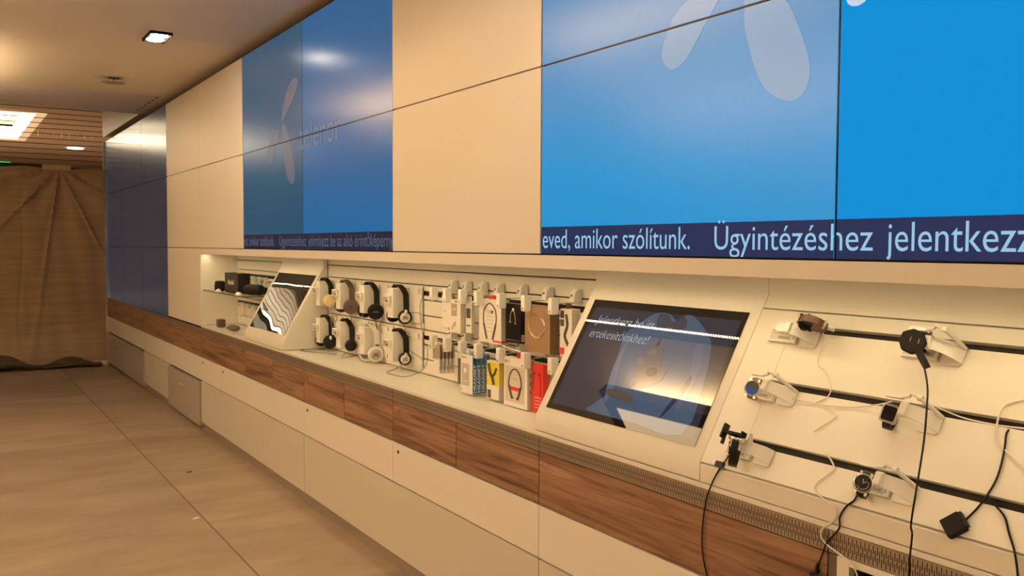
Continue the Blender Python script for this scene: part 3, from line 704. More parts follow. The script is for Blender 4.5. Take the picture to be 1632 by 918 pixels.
def watch(center, n, upv, label, lr=.034, case='round', casem='chrome', dialm='blackgloss', strapm='black', size=.0215, loop=True, halfblue=False):
    n = Vector(n).normalized(); r = Vector(upv).cross(n).normalized(); u = n.cross(r).normalized(); c = Vector(center)
    t = thing('smartwatch', tuple(c-n*.02), label, 'watch')
    X = frame(r, u, n, c)
    mb = MB(); mb.X = X
    if case == 'round':
        mb.lathe([(size*.86, -.011), (size, -.008), (size*1.04, -.002), (size*.98, .0), (size*.86, .0012), (size*.84, .0)], (0, 0, 0), (0, 0, 1), n=32)
        for s in (-1, 1):
            for q in (-1, 1): mb.rprism(q*.011-.003, q*.011+.003, s*(size+.001)-.004, s*(size+.001)+.004, .0015, 2, -.010, -.003)
        mb.cyl((size, 0, -.006), (size+.004, 0, -.006), .003, n=10)
    else:
        mb.rprism(-.0185, .0185, -.0215, .0215, .008, 2, -.011, -.001); mb.rprism(-.0165, .0165, -.0195, .0195, .007, 2, -.001, .0006)
    mb.build('case', M[casem], t, bevel=.0005)
    mb = MB(); mb.X = X
    if case == 'round': mb.cyl((0, 0, 0), (0, 0, .0008), size*.84, n=32)
    else: mb.rprism(-.0145, .0145, -.0172, .0172, .005, 2, .0006, .0012)
    d = mb.build('dial', M[dialm], t)
    if halfblue:
        mb = MB(); mb.X = X; mb.add([(size*.82*math.cos(a), size*.82*math.sin(a), .001) for a in [math.pi+.0+math.pi*k/16 for k in range(17)]], [list(range(17))])
        mb.build('dial_picture', screenmat('watch_blue', (.01, .05, .17), 1, rough=.35, spec=.2), d, normals=False)
    if loop == 'hands':
        mb = MB(); mb.X = X
        mb.tube([(0, 0, .0014), (-.002, .009, .0014)], .0006, n=4, smooth=0); mb.tube([(0, 0, .0014), (.007, .006, .0014)], .0006, n=4, smooth=0)
        mb.tube([(.012*math.cos(a), .012*math.sin(a)-.002, .0012) for a in [k*.3-2.6 for k in range(12)]], .0005, n=4, smooth=0); mb.build('hands', M['wink'], d)
    mb = MB(); mb.X = X
    path = [(0, lr*.95*math.sin(math.radians(36+288*k/26)), -lr+lr*math.cos(math.radians(36+288*k/26))) for k in range(27)]
    mb.band(path, (1, 0, 0), .019, .0026); mb.build('strap', M[strapm], t, bevel=.0006)
    mb = MB(); mb.X = X; mb.box(-.011, .011, -.004, .006, -2*lr-.003, -2*lr+.002); mb.build('buckle', M['chrome'], t)
    return t
U = SLv
hl = {1: 'white security arm holding the watch with a brown strap, top row left', 2: 'white security arm holding the watch hidden by a black charger, top row right',
      3: 'white security arm holding the round silver watch', 4: 'white security arm holding the square silver watch',
      5: 'white security arm holding the edge-on black watch, bottom row left', 6: 'white security arm holding the round black-dial watch'}
pos = {1: (1.54, .4195), 2: (1.14, .4195), 3: (1.54, .2500), 4: (1.14, .2500), 5: (1.54, .081), 6: (1.14, .081)}
for k, (yy, tt) in pos.items(): watch_holder(yy, tt, hl[k], folded=k in (1, 5))
price_tag(1.602, 1.698, .4215, 'white price tag next to the watch with the brown strap')
price_tag(1.197, 1.292, .4215, 'white price tag partly behind the black charger')
price_tag(1.197, 1.292, .080, 'white price tag behind the round black-dial watch')
price_tag(1.602, 1.690, .080, 'white price tag behind the edge-on black watch')
price_tag(1.602, 1.690, .2495, 'white price tag behind the round silver watch')
def P(k, dy, dt, do): return S(pos[k][0]+dy, pos[k][1]+dt, do)
watch(P(3, .094, -.032, .062), (-.84, -.42, .22), U, 'round silver watch with a half blue face and brown strap', lr=.030, strapm='tan', halfblue=True, casem='chrome')
watch(P(4, .090, -.034, .060), (-.80, -.40, .42), U, 'square silver watch with a black screen and black strap', lr=.030, case='square', casem='chrome')
watch(P(6, .090, -.036, .062), (-.80, -.42, .34), U, 'round watch with black dial, silver rim and thin white hands', lr=.031, loop='hands')
watch(P(5, .066, -.004, .074), (.12, -.1, 1), (.8, .55, 0), 'black watch seen edge on beside its black charging dock', lr=.038)
watch(P(1, .004, -.004, .072), (.1, 1, 0), Vector((.1, 1, 0)).cross(SLv), 'watch with a dark red-brown leather strap leaning above its arm', strapm='leather', casem='blackgloss')
watch(P(2, .080, -.012, .050), (-.80, -.35, .35), U, 'dark watch mostly covered by a black charger, top row right', lr=.021, casem='blackgloss')
# chargers clipped to watches
def charger(center, n, label, R=.030):
    n = Vector(n).normalized(); c = Vector(center); t = thing('watch_charger', tuple(c), label, 'charger')
    r = Vector(U).cross(n).normalized(); u = n.cross(r).normalized(); X = frame(r, u, n, c)
    mb = MB(); mb.X = X
    pts = [(R*math.cos(math.radians(a))*(1+.06*(i % 2)), R*math.sin(math.radians(a))) for i, a in enumerate(range(10, 370, 45))]
    mb.prism(pts, 2, -.004, .008); mb.build('shell', M['blackmatte'], t, bevel=.003)
    mb = MB(); mb.X = X; mb.prism([(.006, -.018), (.020, -.008), (.052, -.045), (.040, -.055)], 2, -.003, .008); mb.build('cable_stem', M['black'], t, bevel=.002)
    mb = MB(); mb.X = X; [mb.box(a, a+.0012, -.002, .009, .0081, .0086) for a in (-.006, .012)]; mb.build('mark', M['gp'], t)
charger(P(2, .082, -.030, .078), (-.86, -.42, .28), 'black round charger clipped over the top right watch, cable leaving downwards')
t = thing('charging_dock', tuple(P(5, .12, -.03, .06)), 'black charging dock clipped to the edge-on watch', 'charger')
X = LF(*pos[5])
mb = MB(); mb.X = X; mb.rprism(-.046, -.002, .036, .066, .003, 0, .128, .134) if False else mb.rprism(-.018, .022, .068, .088, .003, 0, .108, .114); mb.build('back_plate', M['black'], t, bevel=.001)
mb = MB(); mb.X = X; mb.box(.055, .108, -.002, .005, .062, .084); mb.rprism(-.006, .012, .062, .082, .002, 0, .050, .055); mb.build('cradle', M['blackmatte'], t, bevel=.001)
mb = MB(); mb.X = X; mb.box(.104, .110, -.032, -.016, .072, .08); mb.build('pin', M['black'], t)
MB().tube([S(1.52, .425, .036), S(1.50, .423, .040), S(1.478, .420, .034)], .0062, n=10).build('cable_plug', M['wp'], label='white ribbed cable plug beside the brown watch strap', cat='plug')
def cable(path, label, m='cablek', r=.0018): return MB().tube(path, r, n=6).build('cable', M[m], label=label, cat='cable')
cable([(0.0094, 1.667, 0.9865), (0.0116, 1.671, 0.9541), (0.0073, 1.677, 0.9347), (-0.0007, 1.683, 0.9208), (-0.006, 1.709, 0.875), (-0.006, 1.736, 0.809), (-0.006, 1.748, 0.719), (-0.006, 1.744, 0.659), (-0.006, 1.727, 0.607), (-0.006, 1.707, 0.567)], 'black cable from the edge-on watch hanging over the walnut drawer', 'cablek', 0.0022)
cable([(0.0014, 1.256, 0.9726), (0.0078, 1.271, 0.9436), (0.004, 1.277, 0.925), (-0.004, 1.294, 0.906), (-0.004, 1.31, 0.877), (-0.006, 1.309, 0.852), (-0.008, 1.34, 0.81), (-0.008, 1.353, 0.776), (-0.008, 1.363, 0.751)], 'black cable from the black-dial watch ending in a loose plug', 'cablek', 0.0022)
cable([(0.1086, 1.191, 1.2548), (0.0993, 1.177, 1.2428), (0.0531, 1.137, 1.2025), (0.0073, 1.108, 1.1631), (-0.0301, 1.089, 1.0981), (-0.0644, 1.079, 1.0186), (-0.07, 1.087, 0.934), (-0.045, 1.1, 0.903), (-0.03, 1.114, 0.844), (-0.03, 1.113, 0.808), (-0.03, 1.111, 0.765)], 'long black cable hanging from the top right charger across the board', 'cablek', 0.0022)
cable([(0.1354, 0.996, 1.1251), (0.1153, 0.997, 1.1182), (0.0948, 0.99, 1.0827), (0.0674, 0.987, 1.0351), (0.0464, 0.995, 0.9987), (0.0305, 1.006, 0.9709), (0.0175, 1.019, 0.9484), (0.0135, 1.024, 0.9415)], 'black cable running from the middle slot to the square black adapter', 'cablek', 0.0022)
cable([(0.0611, 1.005, 0.996), (0.0419, 0.987, 0.9909), (0.0295, 0.951, 0.9692), (0.014, 0.932, 0.9423), (-0.0047, 0.91, 0.9139), (-0.008, 0.901, 0.871), (-0.008, 0.899, 0.838)], 'black cable leaving the bottom slot near the right edge of view', 'cablek', 0.0022)
cable([(0.1789, 1.522, 1.2928), (0.1944, 1.52, 1.2677), (0.1782, 1.52, 1.2274), (0.1622, 1.512, 1.1997), (0.1537, 1.482, 1.185), (0.1358, 1.45, 1.1538), (0.1228, 1.445, 1.1312), (0.1148, 1.461, 1.1174), (0.1093, 1.481, 1.1078)], 'thin white cable from the brown-strap watch down to the middle slot', 'cablew', 0.0017)
cable([(0.0731, 1.609, 1.1171), (0.0828, 1.581, 1.1139), (0.1019, 1.542, 1.111), (0.1076, 1.481, 1.1088), (0.1086, 1.416, 1.1106), (0.1126, 1.357, 1.1175), (0.1054, 1.292, 1.1332), (0.1017, 1.254, 1.1468)], 'thin white cable joining the round silver and the square watch', 'cablew', 0.0017)
cable([(0.1081, 1.461, 1.1097), (0.1053, 1.429, 1.1009), (0.0983, 1.404, 1.0888), (0.0874, 1.421, 1.0697), (0.0734, 1.449, 1.0455)], 'short thin white cable below the middle slot', 'cablew', 0.0014)
cable([(0.0718, 1.428, 1.0106), (0.0474, 1.385, 1.0004), (0.035, 1.358, 0.9787), (0.024, 1.369, 0.9597), (0.012, 1.388, 0.9389), (0.002, 1.385, 0.9215), (-0.004, 1.345, 0.905), (-0.004, 1.319, 0.894), (-0.004, 1.325, 0.866), (-0.006, 1.355, 0.839), (-0.008, 1.356, 0.819), (-0.008, 1.336, 0.804), (-0.008, 1.293, 0.79), (-0.008, 1.266, 0.776), (-0.008, 1.253, 0.748)], 'white cable winding from the bottom slot over the counter edge', 'cablew', 0.002)
cable([(0.1223, 1.157, 1.1465), (0.1344, 1.11, 1.1315), (0.1324, 1.066, 1.128), (0.1302, 1.011, 1.1281), (0.1322, 0.955, 1.1316)], 'white cable lying in the middle slot right of the square watch', 'cablew', 0.002)
cable([(0.1562, 0.969, 1.1893), (0.1512, 0.998, 1.1806), (0.1457, 1.016, 1.1711), (0.1368, 1.023, 1.1555), (0.1203, 1.021, 1.1269), (0.1048, 1.011, 1.1), (0.0943, 0.982, 1.0818), (0.0824, 0.943, 1.0611), (0.0754, 0.917, 1.0489)], 'white cable curving in from the right edge of view', 'cablew', 0.002)
t = thing('power_adapter', tuple(S(1.038, .02)), 'square black adapter lying tilted on the board, bottom right', 'adapter')
mb = MB(); mb.X = slopeframe() @ Matrix.Translation((-1.038, .0195, 0)) @ Matrix.Rotation(math.radians(45), 4, 'Z'); mb.rprism(-.021, .021, -.021, .021, .003, 2, .0008, .016); mb.build('body', M['blackmatte'], t, bevel=.0015)
mb = MB(); mb.X = slopeframe() @ Matrix.Translation((-1.038, .0195, 0)) @ Matrix.Rotation(math.radians(45), 4, 'Z'); mb.box(.021, .026, -.015, .018, .002, .014); mb.build('end_cap', M['black'], t)
mb = MB(); mb.X = slopeframe(); mb.rprism(-1.708, -1.679, .002, .017, .001, 2, .0006, .007); mb.build('cable_clip', M['black'], label='small black clip holding the cable at the lower edge of the board', cat='clip')
t = thing('loose_plug', (-.010, 1.366, .72), 'black barrel plug dangling at the cable end before the walnut drawer', 'plug')
MB().tube([(-.008, 1.363, .753), (-.0085, 1.368, .735)], .0048, n=8, smooth=0).build('sleeve', M['black'], t); MB().tube([(-.0085, 1.362, .737), (-.0085, 1.383, .722)], .0052, n=8, smooth=0).build('plug_head', M['black'], t)

# ------------------------------------------------------------------ headphones and their holders
def hp_holder(yc, zb, py0, py1, label):
    t = thing('headphone_holder', (.285, (py0+py1)/2, zb), label, 'headphone holder', 'white headphone holders on the slatwall')
    p = MB().box(.279, .2895, py0+.003, py1-.003, zb-.012 if zb < 1 else zb-.02, zb+.158).build('back_plate', M['white'], t)
    MB().box(.2860, .2896, py0+.0004, py0+.0028, zb-.018, zb+.166).build('edge_trim', M['bronze'], t)
    MB().box(.185, .2785, yc-.032, yc+.032, zb, zb+.152).build('bracket', M['white'], t, bevel=.003)
    MB().box(.268, .2785, yc-.155, yc-.125, zb+.130, zb+.152).build('plate_tab', M['wp'], t)
    g = MB().box(.168, .1845, yc-.022, yc+.052, zb+.075, zb+.113).build('price_holder', M['wp'], t, bevel=.0015)
    l = MB().box(.1672, .1679, yc-.014, yc+.044, zb+.080, zb+.108).build('label_card', M['greyink'], g)
    MB().box(.1666, .1671, yc-.010, yc+.006, zb+.083, zb+.092).box(.1666, .1671, yc+.030, yc+.036, zb+.101, zb+.105).build('print', M['ink'], l)
    return t
def headphones(yc, zt, zc, label, band='black', cup='black', pad='blackmatte', R=.034, logo=None, logom='gp', bw=.032, slider=None, face='black', cable=None, xc=.228):
    t = thing('headphones', (xc, yc, zt), label, 'headphones')
    hw = .062; ypts = []
    for k in range(15):
        a = math.pi*k/14; ypts.append((xc+.018*(1-math.sin(a)) , yc-hw*math.cos(a), zt-.040+.050*math.sin(a)))
    low = zc+.022
    path = [(xc+.018, yc-hw-.004, low), (xc+.018, yc-hw-.003, (low+zt-.04)/2)]+ypts+[(xc+.018, yc+hw+.003, (low+zt-.04)/2), (xc+.018, yc+hw+.004, low)]
    MB().band(path, (1, 0, 0), bw, .0065).build('headband', M[band], t, bevel=.0015)
    if slider:
        for s in (-1, 1): MB().box(xc+.006, xc+.030, yc+s*(hw+.004)-.004, yc+s*(hw+.004)+.004, zc+.045, zc+.051).box(xc+.010, xc+.026, yc+s*(hw+.004)-.002, yc+s*(hw+.004)+.002, zc+.028, zc+.045).box(xc+.004, xc+.032, yc+s*(hw+.005)-.005, yc+s*(hw+.005)+.005, zc+.018, zc+.028).build('slider', M[slider], t)
    for s in (-1, 1):
        y = yc+s*(hw+.006); ax = Vector((-.30 if s < 0 else -.1, s, -.10 if s < 0 else 0)).normalized(); c = Vector((xc+.008, y, zc))
        e = MB().lathe([(R*.80, -.002), (R, .002), (R, .010), (R*.86, .014), (R*.80, .0145)], c, ax, n=28, sq=(1, 1)).build('earcup', M[cup], t)
        MB().lathe([(R*.5, -.018), (R*.86, -.017), (R*.94, -.010), (R*.84, -.002)], c, ax, n=28).build('ear_cushion', M[pad], e)
        if s < 0:
            MB().lathe([(R*.72, .0146), (R*.66, .0158)], c, ax, n=28).build('face_disc', M[face], e)
            r = ax.cross(Vector((0, 0, 1))).normalized(); r = -r if r.x < 0 else r; u = r.cross(ax) if r.cross(ax).z > 0 else -r.cross(ax)
            if logo: text_mesh(logo, frame(r, u, ax, c+ax*.0162), -R*.45, R*.45, -R*.22, R*.48, bold=.02, shear=.15 if logo == 'JBL' else 0).build('logo', M[logom], e, normals=False, smooth=False)
            elif logom == 'bar': 
                mb = MB(); mb.X = frame(r, u, ax, c+ax*.0160); mb.box(-R*.35, R*.35, -R*.03, R*.03, 0, .0004); mb.build('mark', M['gp'], e)
            elif logom == 'ring': MB().lathe([(R*.25, .0159), (R*.22, .0164)], c, ax, n=20).build('button', M['ink'], e)
    if cable: MB().tube(cable, .0014, n=5).build('cable', M['cablek'], t)
    return t
ycs = [4.178, 4.542, 4.890, 5.218]; plates = [(4.0, 4.345), (4.35, 4.68), (4.685, 5.005), (5.011, 5.312)]
desc = {('t', 0): 'upper row, nearest the small packages', ('t', 1): 'upper row, second from the right', ('t', 2): 'upper row, third from the right', ('t', 3): 'upper row, against the far kiosk',
        ('b', 0): 'lower row, nearest the small packages', ('b', 1): 'lower row, carrying the white pair', ('b', 2): 'lower row, third from the right', ('b', 3): 'lower row, against the far kiosk'}
desc[('b', 1)] = 'lower row, carrying the white pair'
for i, yc in enumerate(ycs):
    hp_holder(yc, 1.131, *plates[i], 'white headphone holder, '+desc[('t', i)])
    hp_holder(yc, .905, *plates[i], 'white headphone holder, '+desc[('b', i)])
def cb(yc, zc, pts): return [(.236, yc-.066, zc-.03)]+pts
headphones(4.178, 1.289, 1.137, 'black headphones with pale round logo discs, upper row right', R=.036, logo='JBL', logom='ink', face='card', cable=[(.236, 4.112, 1.106), (.236, 4.11, 1.08), (.25, 4.12, 1.05), (.262, 4.10, 1.03)])
headphones(4.542, 1.289, 1.142, 'matte black headphones with dark round cups and a thin bar mark, upper row', R=.044, logom='bar', face='blackmatte', pad='black', cable=[(.236, 4.476, 1.105), (.24, 4.47, 1.06), (.255, 4.48, 1.04), (.255, 4.50, 1.06), (.25, 4.505, 1.10)])
headphones(4.890, 1.289, 1.148, 'bronze grey headphones with large round cups, upper row', band='bronze', cup='bronze', face='bronze', pad='black', R=.043, logom='ring', bw=.036, cable=[(.236, 4.824, 1.11), (.24, 4.82, 1.06), (.25, 4.83, 1.03)])
headphones(5.218, 1.289, 1.165, 'black headphones with a cream ear pad, upper row beside the far kiosk', cup='cream', pad='black', face='cream', R=.038, cable=[(.236, 5.15, 1.13), (.23, 5.13, 1.08), (.24, 5.05, 1.04)])
headphones(4.178, 1.063, .925, 'black headphones with small pale logo discs, lower row right', R=.033, logo='JBL', logom='ink', face='card', cable=[(.236, 4.112, .90), (.20, 4.16, .866), (.15, 4.14, .8585), (.14, 4.02, .8585), (.17, 3.93, .862), (.24, 3.90, .90), (.275, 3.93, .98), (.280, 3.99, 1.02)])
headphones(4.542, 1.063, .910, 'white headphones with a black logo and grey sliders, lower row', band='wp', cup='wp', face='gp', pad='gp', R=.043, logo='JBL', logom='ink', slider='black', cable=[(.236, 4.476, .88), (.20, 4.50, .8645), (.18, 4.56, .875), (.185, 4.59, .90)])
headphones(4.890, 1.063, .925, 'plain black headphones with small round cups, lower row', R=.034, cable=[(.236, 4.824, .895), (.20, 4.87, .8585), (.18, 4.80, .8585), (.22, 4.74, .87), (.25, 4.70, .90)])
headphones(5.218, 1.063, .915, 'black headphones with large cups, lower row beside the far kiosk', R=.042, cable=[(.236, 5.15, .88), (.16, 5.20, .8585), (.09, 5.26, .8585), (.10, 5.19, .8585), (.17, 5.06, .8585), (.2, 4.95, .8585)])
for (y, z0, z1, s) in ((4.112, 1.15, .0, 'upper right black'), ):
    pass
for yc, zc, nm in ((4.178, 1.165, 'upper right'), (4.178, .945, 'lower right'), (5.218, 1.15, 'upper far'), (5.218, .94, 'lower far')):
    MB().lathe([(.004, -.012), (.010, -.008), (.012, 0), (.010, .008), (.004, .012)], (.232, yc-.092, zc), (0, .3, 1), n=12, sq=(1, .6)).build('security_sensor', M['wp'], loc=(.232, yc-.092, zc-.012), label=f'small white security sensor clipped on the {nm} pair of headphones', cat='sensor')
# security leads
cable([(.232, 4.085, 1.165), (.245, 4.04, 1.165), (.275, 3.98, 1.15), (.283, 3.985, 1.05), (.283, 3.99, .93)], 'thin black lead from the upper right headphones down the board edge', r=.0012)
cable([(.282, 3.985, 1.26), (.270, 4.005, 1.20), (.272, 4.0, 1.12), (.275, 3.985, 1.06)], 'thin black lead hanging from the rail at the right end of the headphones', r=.0012)
cable([(.240, 4.10, .985), (.262, 4.03, .95), (.280, 3.985, .93)], 'thin black lead from the lower right headphones to the board edge', r=.0012)
cable([(.175, 4.50, 1.128), (.18, 4.53, 1.09), (.185, 4.54, 1.062)], 'thin white lead hanging below the second upper holder', 'cablew', .001)
cable([(.225, 5.128, 1.14), (.23, 5.12, 1.06), (.24, 5.11, .96)], 'thin white lead hanging from the far upper headphones', 'cablew', .001)
cable([(.226, 4.086, .94), (.215, 4.10, .88), (.205, 4.12, .862), (.215, 4.125, .89), (.226, 4.115, .935)], 'thin white loop hanging from the lower right headphones', 'cablew', .0012)
cable([(.24, 4.82, 1.05), (.22, 4.97, 1.09), (.235, 5.03, 1.05), (.24, 5.02, .99)], 'thin black lead looping between the bronze and the cream-padded headphones', r=.0012)
cable([(.175, 4.245, 1.13), (.17, 4.262, 1.08), (.18, 4.26, 1.05)], 'thin black lead dropping below the upper right holder', r=.0012)

# ------------------------------------------------------------------ security hooks and hanging goods
HY = [3.654, 3.522, 3.383, 3.246, 3.065, 2.882, 2.699]
what_t = ['the white and grey blister pack', 'the slim white earphone box', 'the narrow white pack', 'the tall white neckband box', 'the black pouch', 'the brown neckband box', 'the white, black and red box']
what_b = ['the fan of clear packs', 'the small dark bottle pack', 'the blue-sided headset boxes', 'the yellow pack', 'the lower white neckband box', 'the red earphone box', 'nothing visible, half behind the near kiosk']
def hook(y, z, label):
    t = thing('security_hook', (.285, y, z), label, 'security hook', 'white anti-theft hooks on the slatwall')
    mb = MB(); pts = [(.245, z-.005), (.285, z-.005), (.285, z+.047), (.268, z+.050), (.253, z+.040), (.246, z+.02)]
    mb.prism(pts, 1, y-.015, y+.015); b = mb.build('wall_base', M['gp'] if False else M['wp'], t, bevel=.004, seg=3)
    MB().cyl((.2435, y, z+.025), (.248, y, z+.022), .005, n=12).build('lock_hole', M['greyink'], b)
    mb = MB(); mb.tube([(.262, y-.006, z-.004), (.20, y-.006, z-.006), (.158, y-.006, z-.008)], .002, n=6); mb.tube([(.262, y+.006, z-.004), (.20, y+.006, z-.006), (.158, y+.006, z-.008)], .002, n=6)
    mb.build('prongs', M['chrome'], t)
    mb = MB(); mb.rprism(.146, .180, z-.045, z+.018, .006, 1, y-.013, y+.013); f = mb.build('front_lock', M['wp'], t, bevel=.003, seg=3)
    MB().cyl((.1455, y, z-.034), (.147, y, z-.034), .0052, n=14).build('lock_hole', M['greyink'], f)
    return t
h0 = hook(HY[0], 1.293, 'white anti-theft hook, upper row, holding '+what_t[0])
for y, s in list(zip(HY, what_t))[1:]: copy_tree(h0, (.285, y, 1.293), 'white anti-theft hook, upper row, holding '+s)
for y, s in zip(HY, what_b): copy_tree(h0, (.285, y, 1.070), 'white anti-theft hook, lower row, holding '+s)

FR = lambda x: frame((0, -1, 0), (0, 0, 1), (-1, 0, 0), (x, 0, 0))       # printed face looking into the room
FS = lambda y: frame((1, 0, 0), (0, 0, 1), (0, -1, 0), (0, y, 0))        # printed side looking at the near end
def card_tab(t, y, x, z, m='card'): MB().box(x, x+.001, y-.018, y+.018, z, z+.026).build('hang_tab', M[m], t)
def box_thing(name, x0, x1, y0, y1, z0, z1, m, label, cat='box', side=None, group=None):
    t = thing(name, ((x0+x1)/2, (y0+y1)/2, z0), label, cat, group)
    MB().box(x0, x1, y0, y1, z0, z1).build('carton', M[m], t, bevel=.0008)
    if side: MB().box(x0+.0015, x1-.0015, y0-.0006, y0-.0001, z0+.0015, z1-.0015).build('side_panel', M[side], t)
    return t
def rect(fr, x0, x1, z0, z1, name, m, par, d=.0004):
    mb = MB(); mb.X = fr; mb.box(x0, x1, z0, z1, 0, d); return mb.build(name, M[m], par)
def stroke(fr, pts, r, name, m, par):
    mb = MB(); mb.X = fr; mb.tube([(a, b, .0006) for a, b in pts], r, n=6); return mb.build(name, M[m], par)
def words(s, fr, x0, x1, z, h, m, par, name='lettering', bold=.01, vertical=False, shear=0):
    return text_mesh(s, fr, x0, x1, z, h, bold=bold, shear=shear).build(name, M[m], par, normals=False, smooth=False)
# upper row
t = thing('blister_pack', (.20, 3.60, 1.13), 'white and grey rounded blister pack, leftmost in the upper hook row', 'package')
MB().rprism(3.555, 3.635, 1.125, 1.285, .02, 0, .195, .212).build('shell', M['wp'], t, bevel=.003)
mb = MB(); mb.X = Matrix.Translation((.235, 3.585, 1.19)) @ Matrix.Rotation(math.radians(14), 4, 'X'); mb.rprism(-.030, .030, -.085, .085, .012, 0, -.012, .012); mb.build('grey_insert', M['gp'], t, bevel=.002)
mb = MB(); mb.X = Matrix.Translation((.235, 3.585, 1.19)) @ Matrix.Rotation(math.radians(14), 4, 'X'); mb.box(-.002, .001, -.0308, -.0301, -.08, .08); mb.build('dark_line', M['ink'], t)
MB().box(.1946, .1949, 3.600, 3.606, 1.20, 1.207).build('mark', M['ink'], t)
t = box_thing('earphone_box', .17, .20, 3.415, 3.515, 1.115, 1.262, 'card', 'slim white box with a clear window showing earphones, upper row', side='cardside')
rect(FR(.1699), -3.497, -3.445, 1.190, 1.245, 'window', 'clear', t); stroke(FR(.1694), [(-3.48, 1.215), (-3.468, 1.222), (-3.455, 1.215)], .003, 'earphone', 'wp', t)
stroke(FR(.1699), [(-3.49, 1.13), (-3.482, 1.142), (-3.478, 1.155)], .0015, 'print', 'ink', t); stroke(FR(.1699), [(-3.462, 1.145), (-3.46, 1.165)], .0015, 'print', 'ink', t)
rect(FR(.1699), -3.462, -3.446, 1.250, 1.258, 'print', 'ink', t)
t = box_thing('accessory_pack', .19, .205, 3.352, 3.402, 1.12, 1.255, 'card', 'narrow white hanging pack with a dark photo, upper row', side='cardside', cat='package')
rect(FR(.1899), -3.396, -3.36, 1.185, 1.228, 'picture', 'ink', t); rect(FR(.1899), -3.395, -3.362, 1.150, 1.156, 'print', 'ink', t); card_tab(t, 3.377, .196, 1.255)
def neckband(par, fr, cx, cz, w, h, m, full=False):
    if full: pts = [(cx+w*math.sin(a)*(1 if math.cos(a) > -.3 else .9), cz+h*math.cos(a)) for a in [math.radians(-165+330*k/20) for k in range(21)]]
    else: pts = [(cx-w*.45, cz-h), (cx-w*.8, cz-h*.35), (cx-w, cz+h*.15), (cx-w*.8, cz+h*.7), (cx, cz+h), (cx+w*.8, cz+h*.7), (cx+w, cz+h*.15), (cx+w*.8, cz-h*.35), (cx+w*.45, cz-h)]
    o = stroke(fr, pts, .0028, 'neckband', m, par)
    for s in (-1, 1): stroke(fr, [(cx+s*w*.93, cz-h*.15), (cx+s*w*.45, cz-h)], .0052, 'neckband_end', m, par)
t = box_thing('neckband_box', .195, .235, 3.117, 3.296, 1.092, 1.277, 'card', 'tall white box picturing a dark neckband headset, upper row', side='cardside')
neckband(t, FR(.1949), -3.205, 1.185, .052, .075, 'bronze'); words('LG', FR(.1948), -3.278, -3.262, 1.252, .012, 'ink', t); rect(FR(.1949), -3.287, -3.280, 1.252, 1.264, 'emblem', 'red', t)
words('TONE', FR(.1948), -3.228, -3.198, 1.218, .014, 'greyink', t); rect(FR(.1949), -3.195, -3.180, 1.218, 1.230, 'print', 'ink', t)
for k in range(5): rect(FR(.1949), -3.232, -3.178, 1.205-k*.016, 1.2065-k*.016, 'print', 'greyink', t)
rect(FR(.1949), -3.180, -3.118, 1.099, 1.107, 'red_stripe', 'red', t); rect(FS(3.1162), .197, .233, 1.099, 1.107, 'red_stripe', 'red', t)
MB().box(.205, .225, 3.19, 3.225, 1.2775, 1.292).build('red_tab', M['red'], t)
t = box_thing('earphone_pouch', .20, .225, 2.975, 3.09, 1.110, 1.268, 'blackgloss', 'black glossy pouch with pale earphones on its front, upper row', cat='package')
stroke(FR(.1999), [(-3.052, 1.20), (-3.05, 1.225), (-3.04, 1.238), (-3.026, 1.236), (-3.018, 1.218), (-3.014, 1.196)], .0018, 'earphone_cord', 'brass', t)
for a in ((-3.052, 1.198), (-3.014, 1.194)): stroke(FR(.1999), [a, (a[0], a[1]-.008)], .005, 'earbud', 'brass', t)
rect(FR(.1999), -3.040, -3.026, 1.238, 1.25, 'clip', 'wp', t); rect(FS(2.9749), .204, .222, 1.118, 1.145, 'barcode_label', 'card', t)
[rect(FS(2.9743), .206+k*.004, .2075+k*.004, 1.121, 1.142, 'bar', 'ink', t) for k in range(4)]
rect(FR(.1999), -3.085, -2.98, 1.118, 1.122, 'seam', 'bronze', t)
t = box_thing('neckband_box', .18, .222, 2.745, 2.915, 1.092, 1.272, 'brown', 'brown box picturing a gold neckband headset, upper row', side='browndk')
words('LEVEL', FR(.1798), -2.905, -2.865, 1.244, .014, 'cardside', t); rect(FR(.1799), -2.902, -2.888, 1.262, 1.2635, 'print', 'cardside', t)
stroke(FR(.1799), [(-2.762, 1.192), (-2.785, 1.175), (-2.805, 1.155), (-2.82, 1.148), (-2.85, 1.153), (-2.88, 1.175), (-2.888, 1.20), (-2.875, 1.228), (-2.85, 1.238), (-2.82, 1.232), (-2.79, 1.218)], .0026, 'neckband', 'brass', t)
stroke(FR(.1799), [(-2.795, 1.222), (-2.782, 1.21), (-2.778, 1.20)], .005, 'earbud', 'cardside', t); stroke(FR(.1799), [(-2.87, 1.163), (-2.84, 1.15), (-2.81, 1.152)], .0045, 'neckband_end', 'brass', t)
words('LEVEL', FS(2.7443).__matmul__(Matrix.Translation((.202, 1.17, 0)) @ Matrix.Rotation(math.pi/2, 4, 'Z')), -.025, .025, -.004, .008, 'brown', t)
for k in range(4): rect(FR(.1799), -2.905, -2.862, 1.112-k*.005, 1.1135-k*.005, 'print', 'browndk', t)
t = box_thing('headset_box', .195, .235, 2.628, 2.700, 1.090, 1.270, 'card', 'white, black and red box beside the near kiosk frame, upper row', side='cardside')
rect(FR(.1949), -2.697, -2.675, 1.235, 1.262, 'print', 'ink', t); rect(FR(.1949), -2.697, -2.675, 1.205, 1.230, 'print', 'ink', t)
rect(FR(.1949), -2.698, -2.672, 1.100, 1.125, 'red_stripe', 'red', t); stroke(FR(.1949), [(-2.66, 1.25), (-2.652, 1.21), (-2.668, 1.17), (-2.645, 1.13), (-2.655, 1.10)], .006, 'headset_picture', 'ink', t)
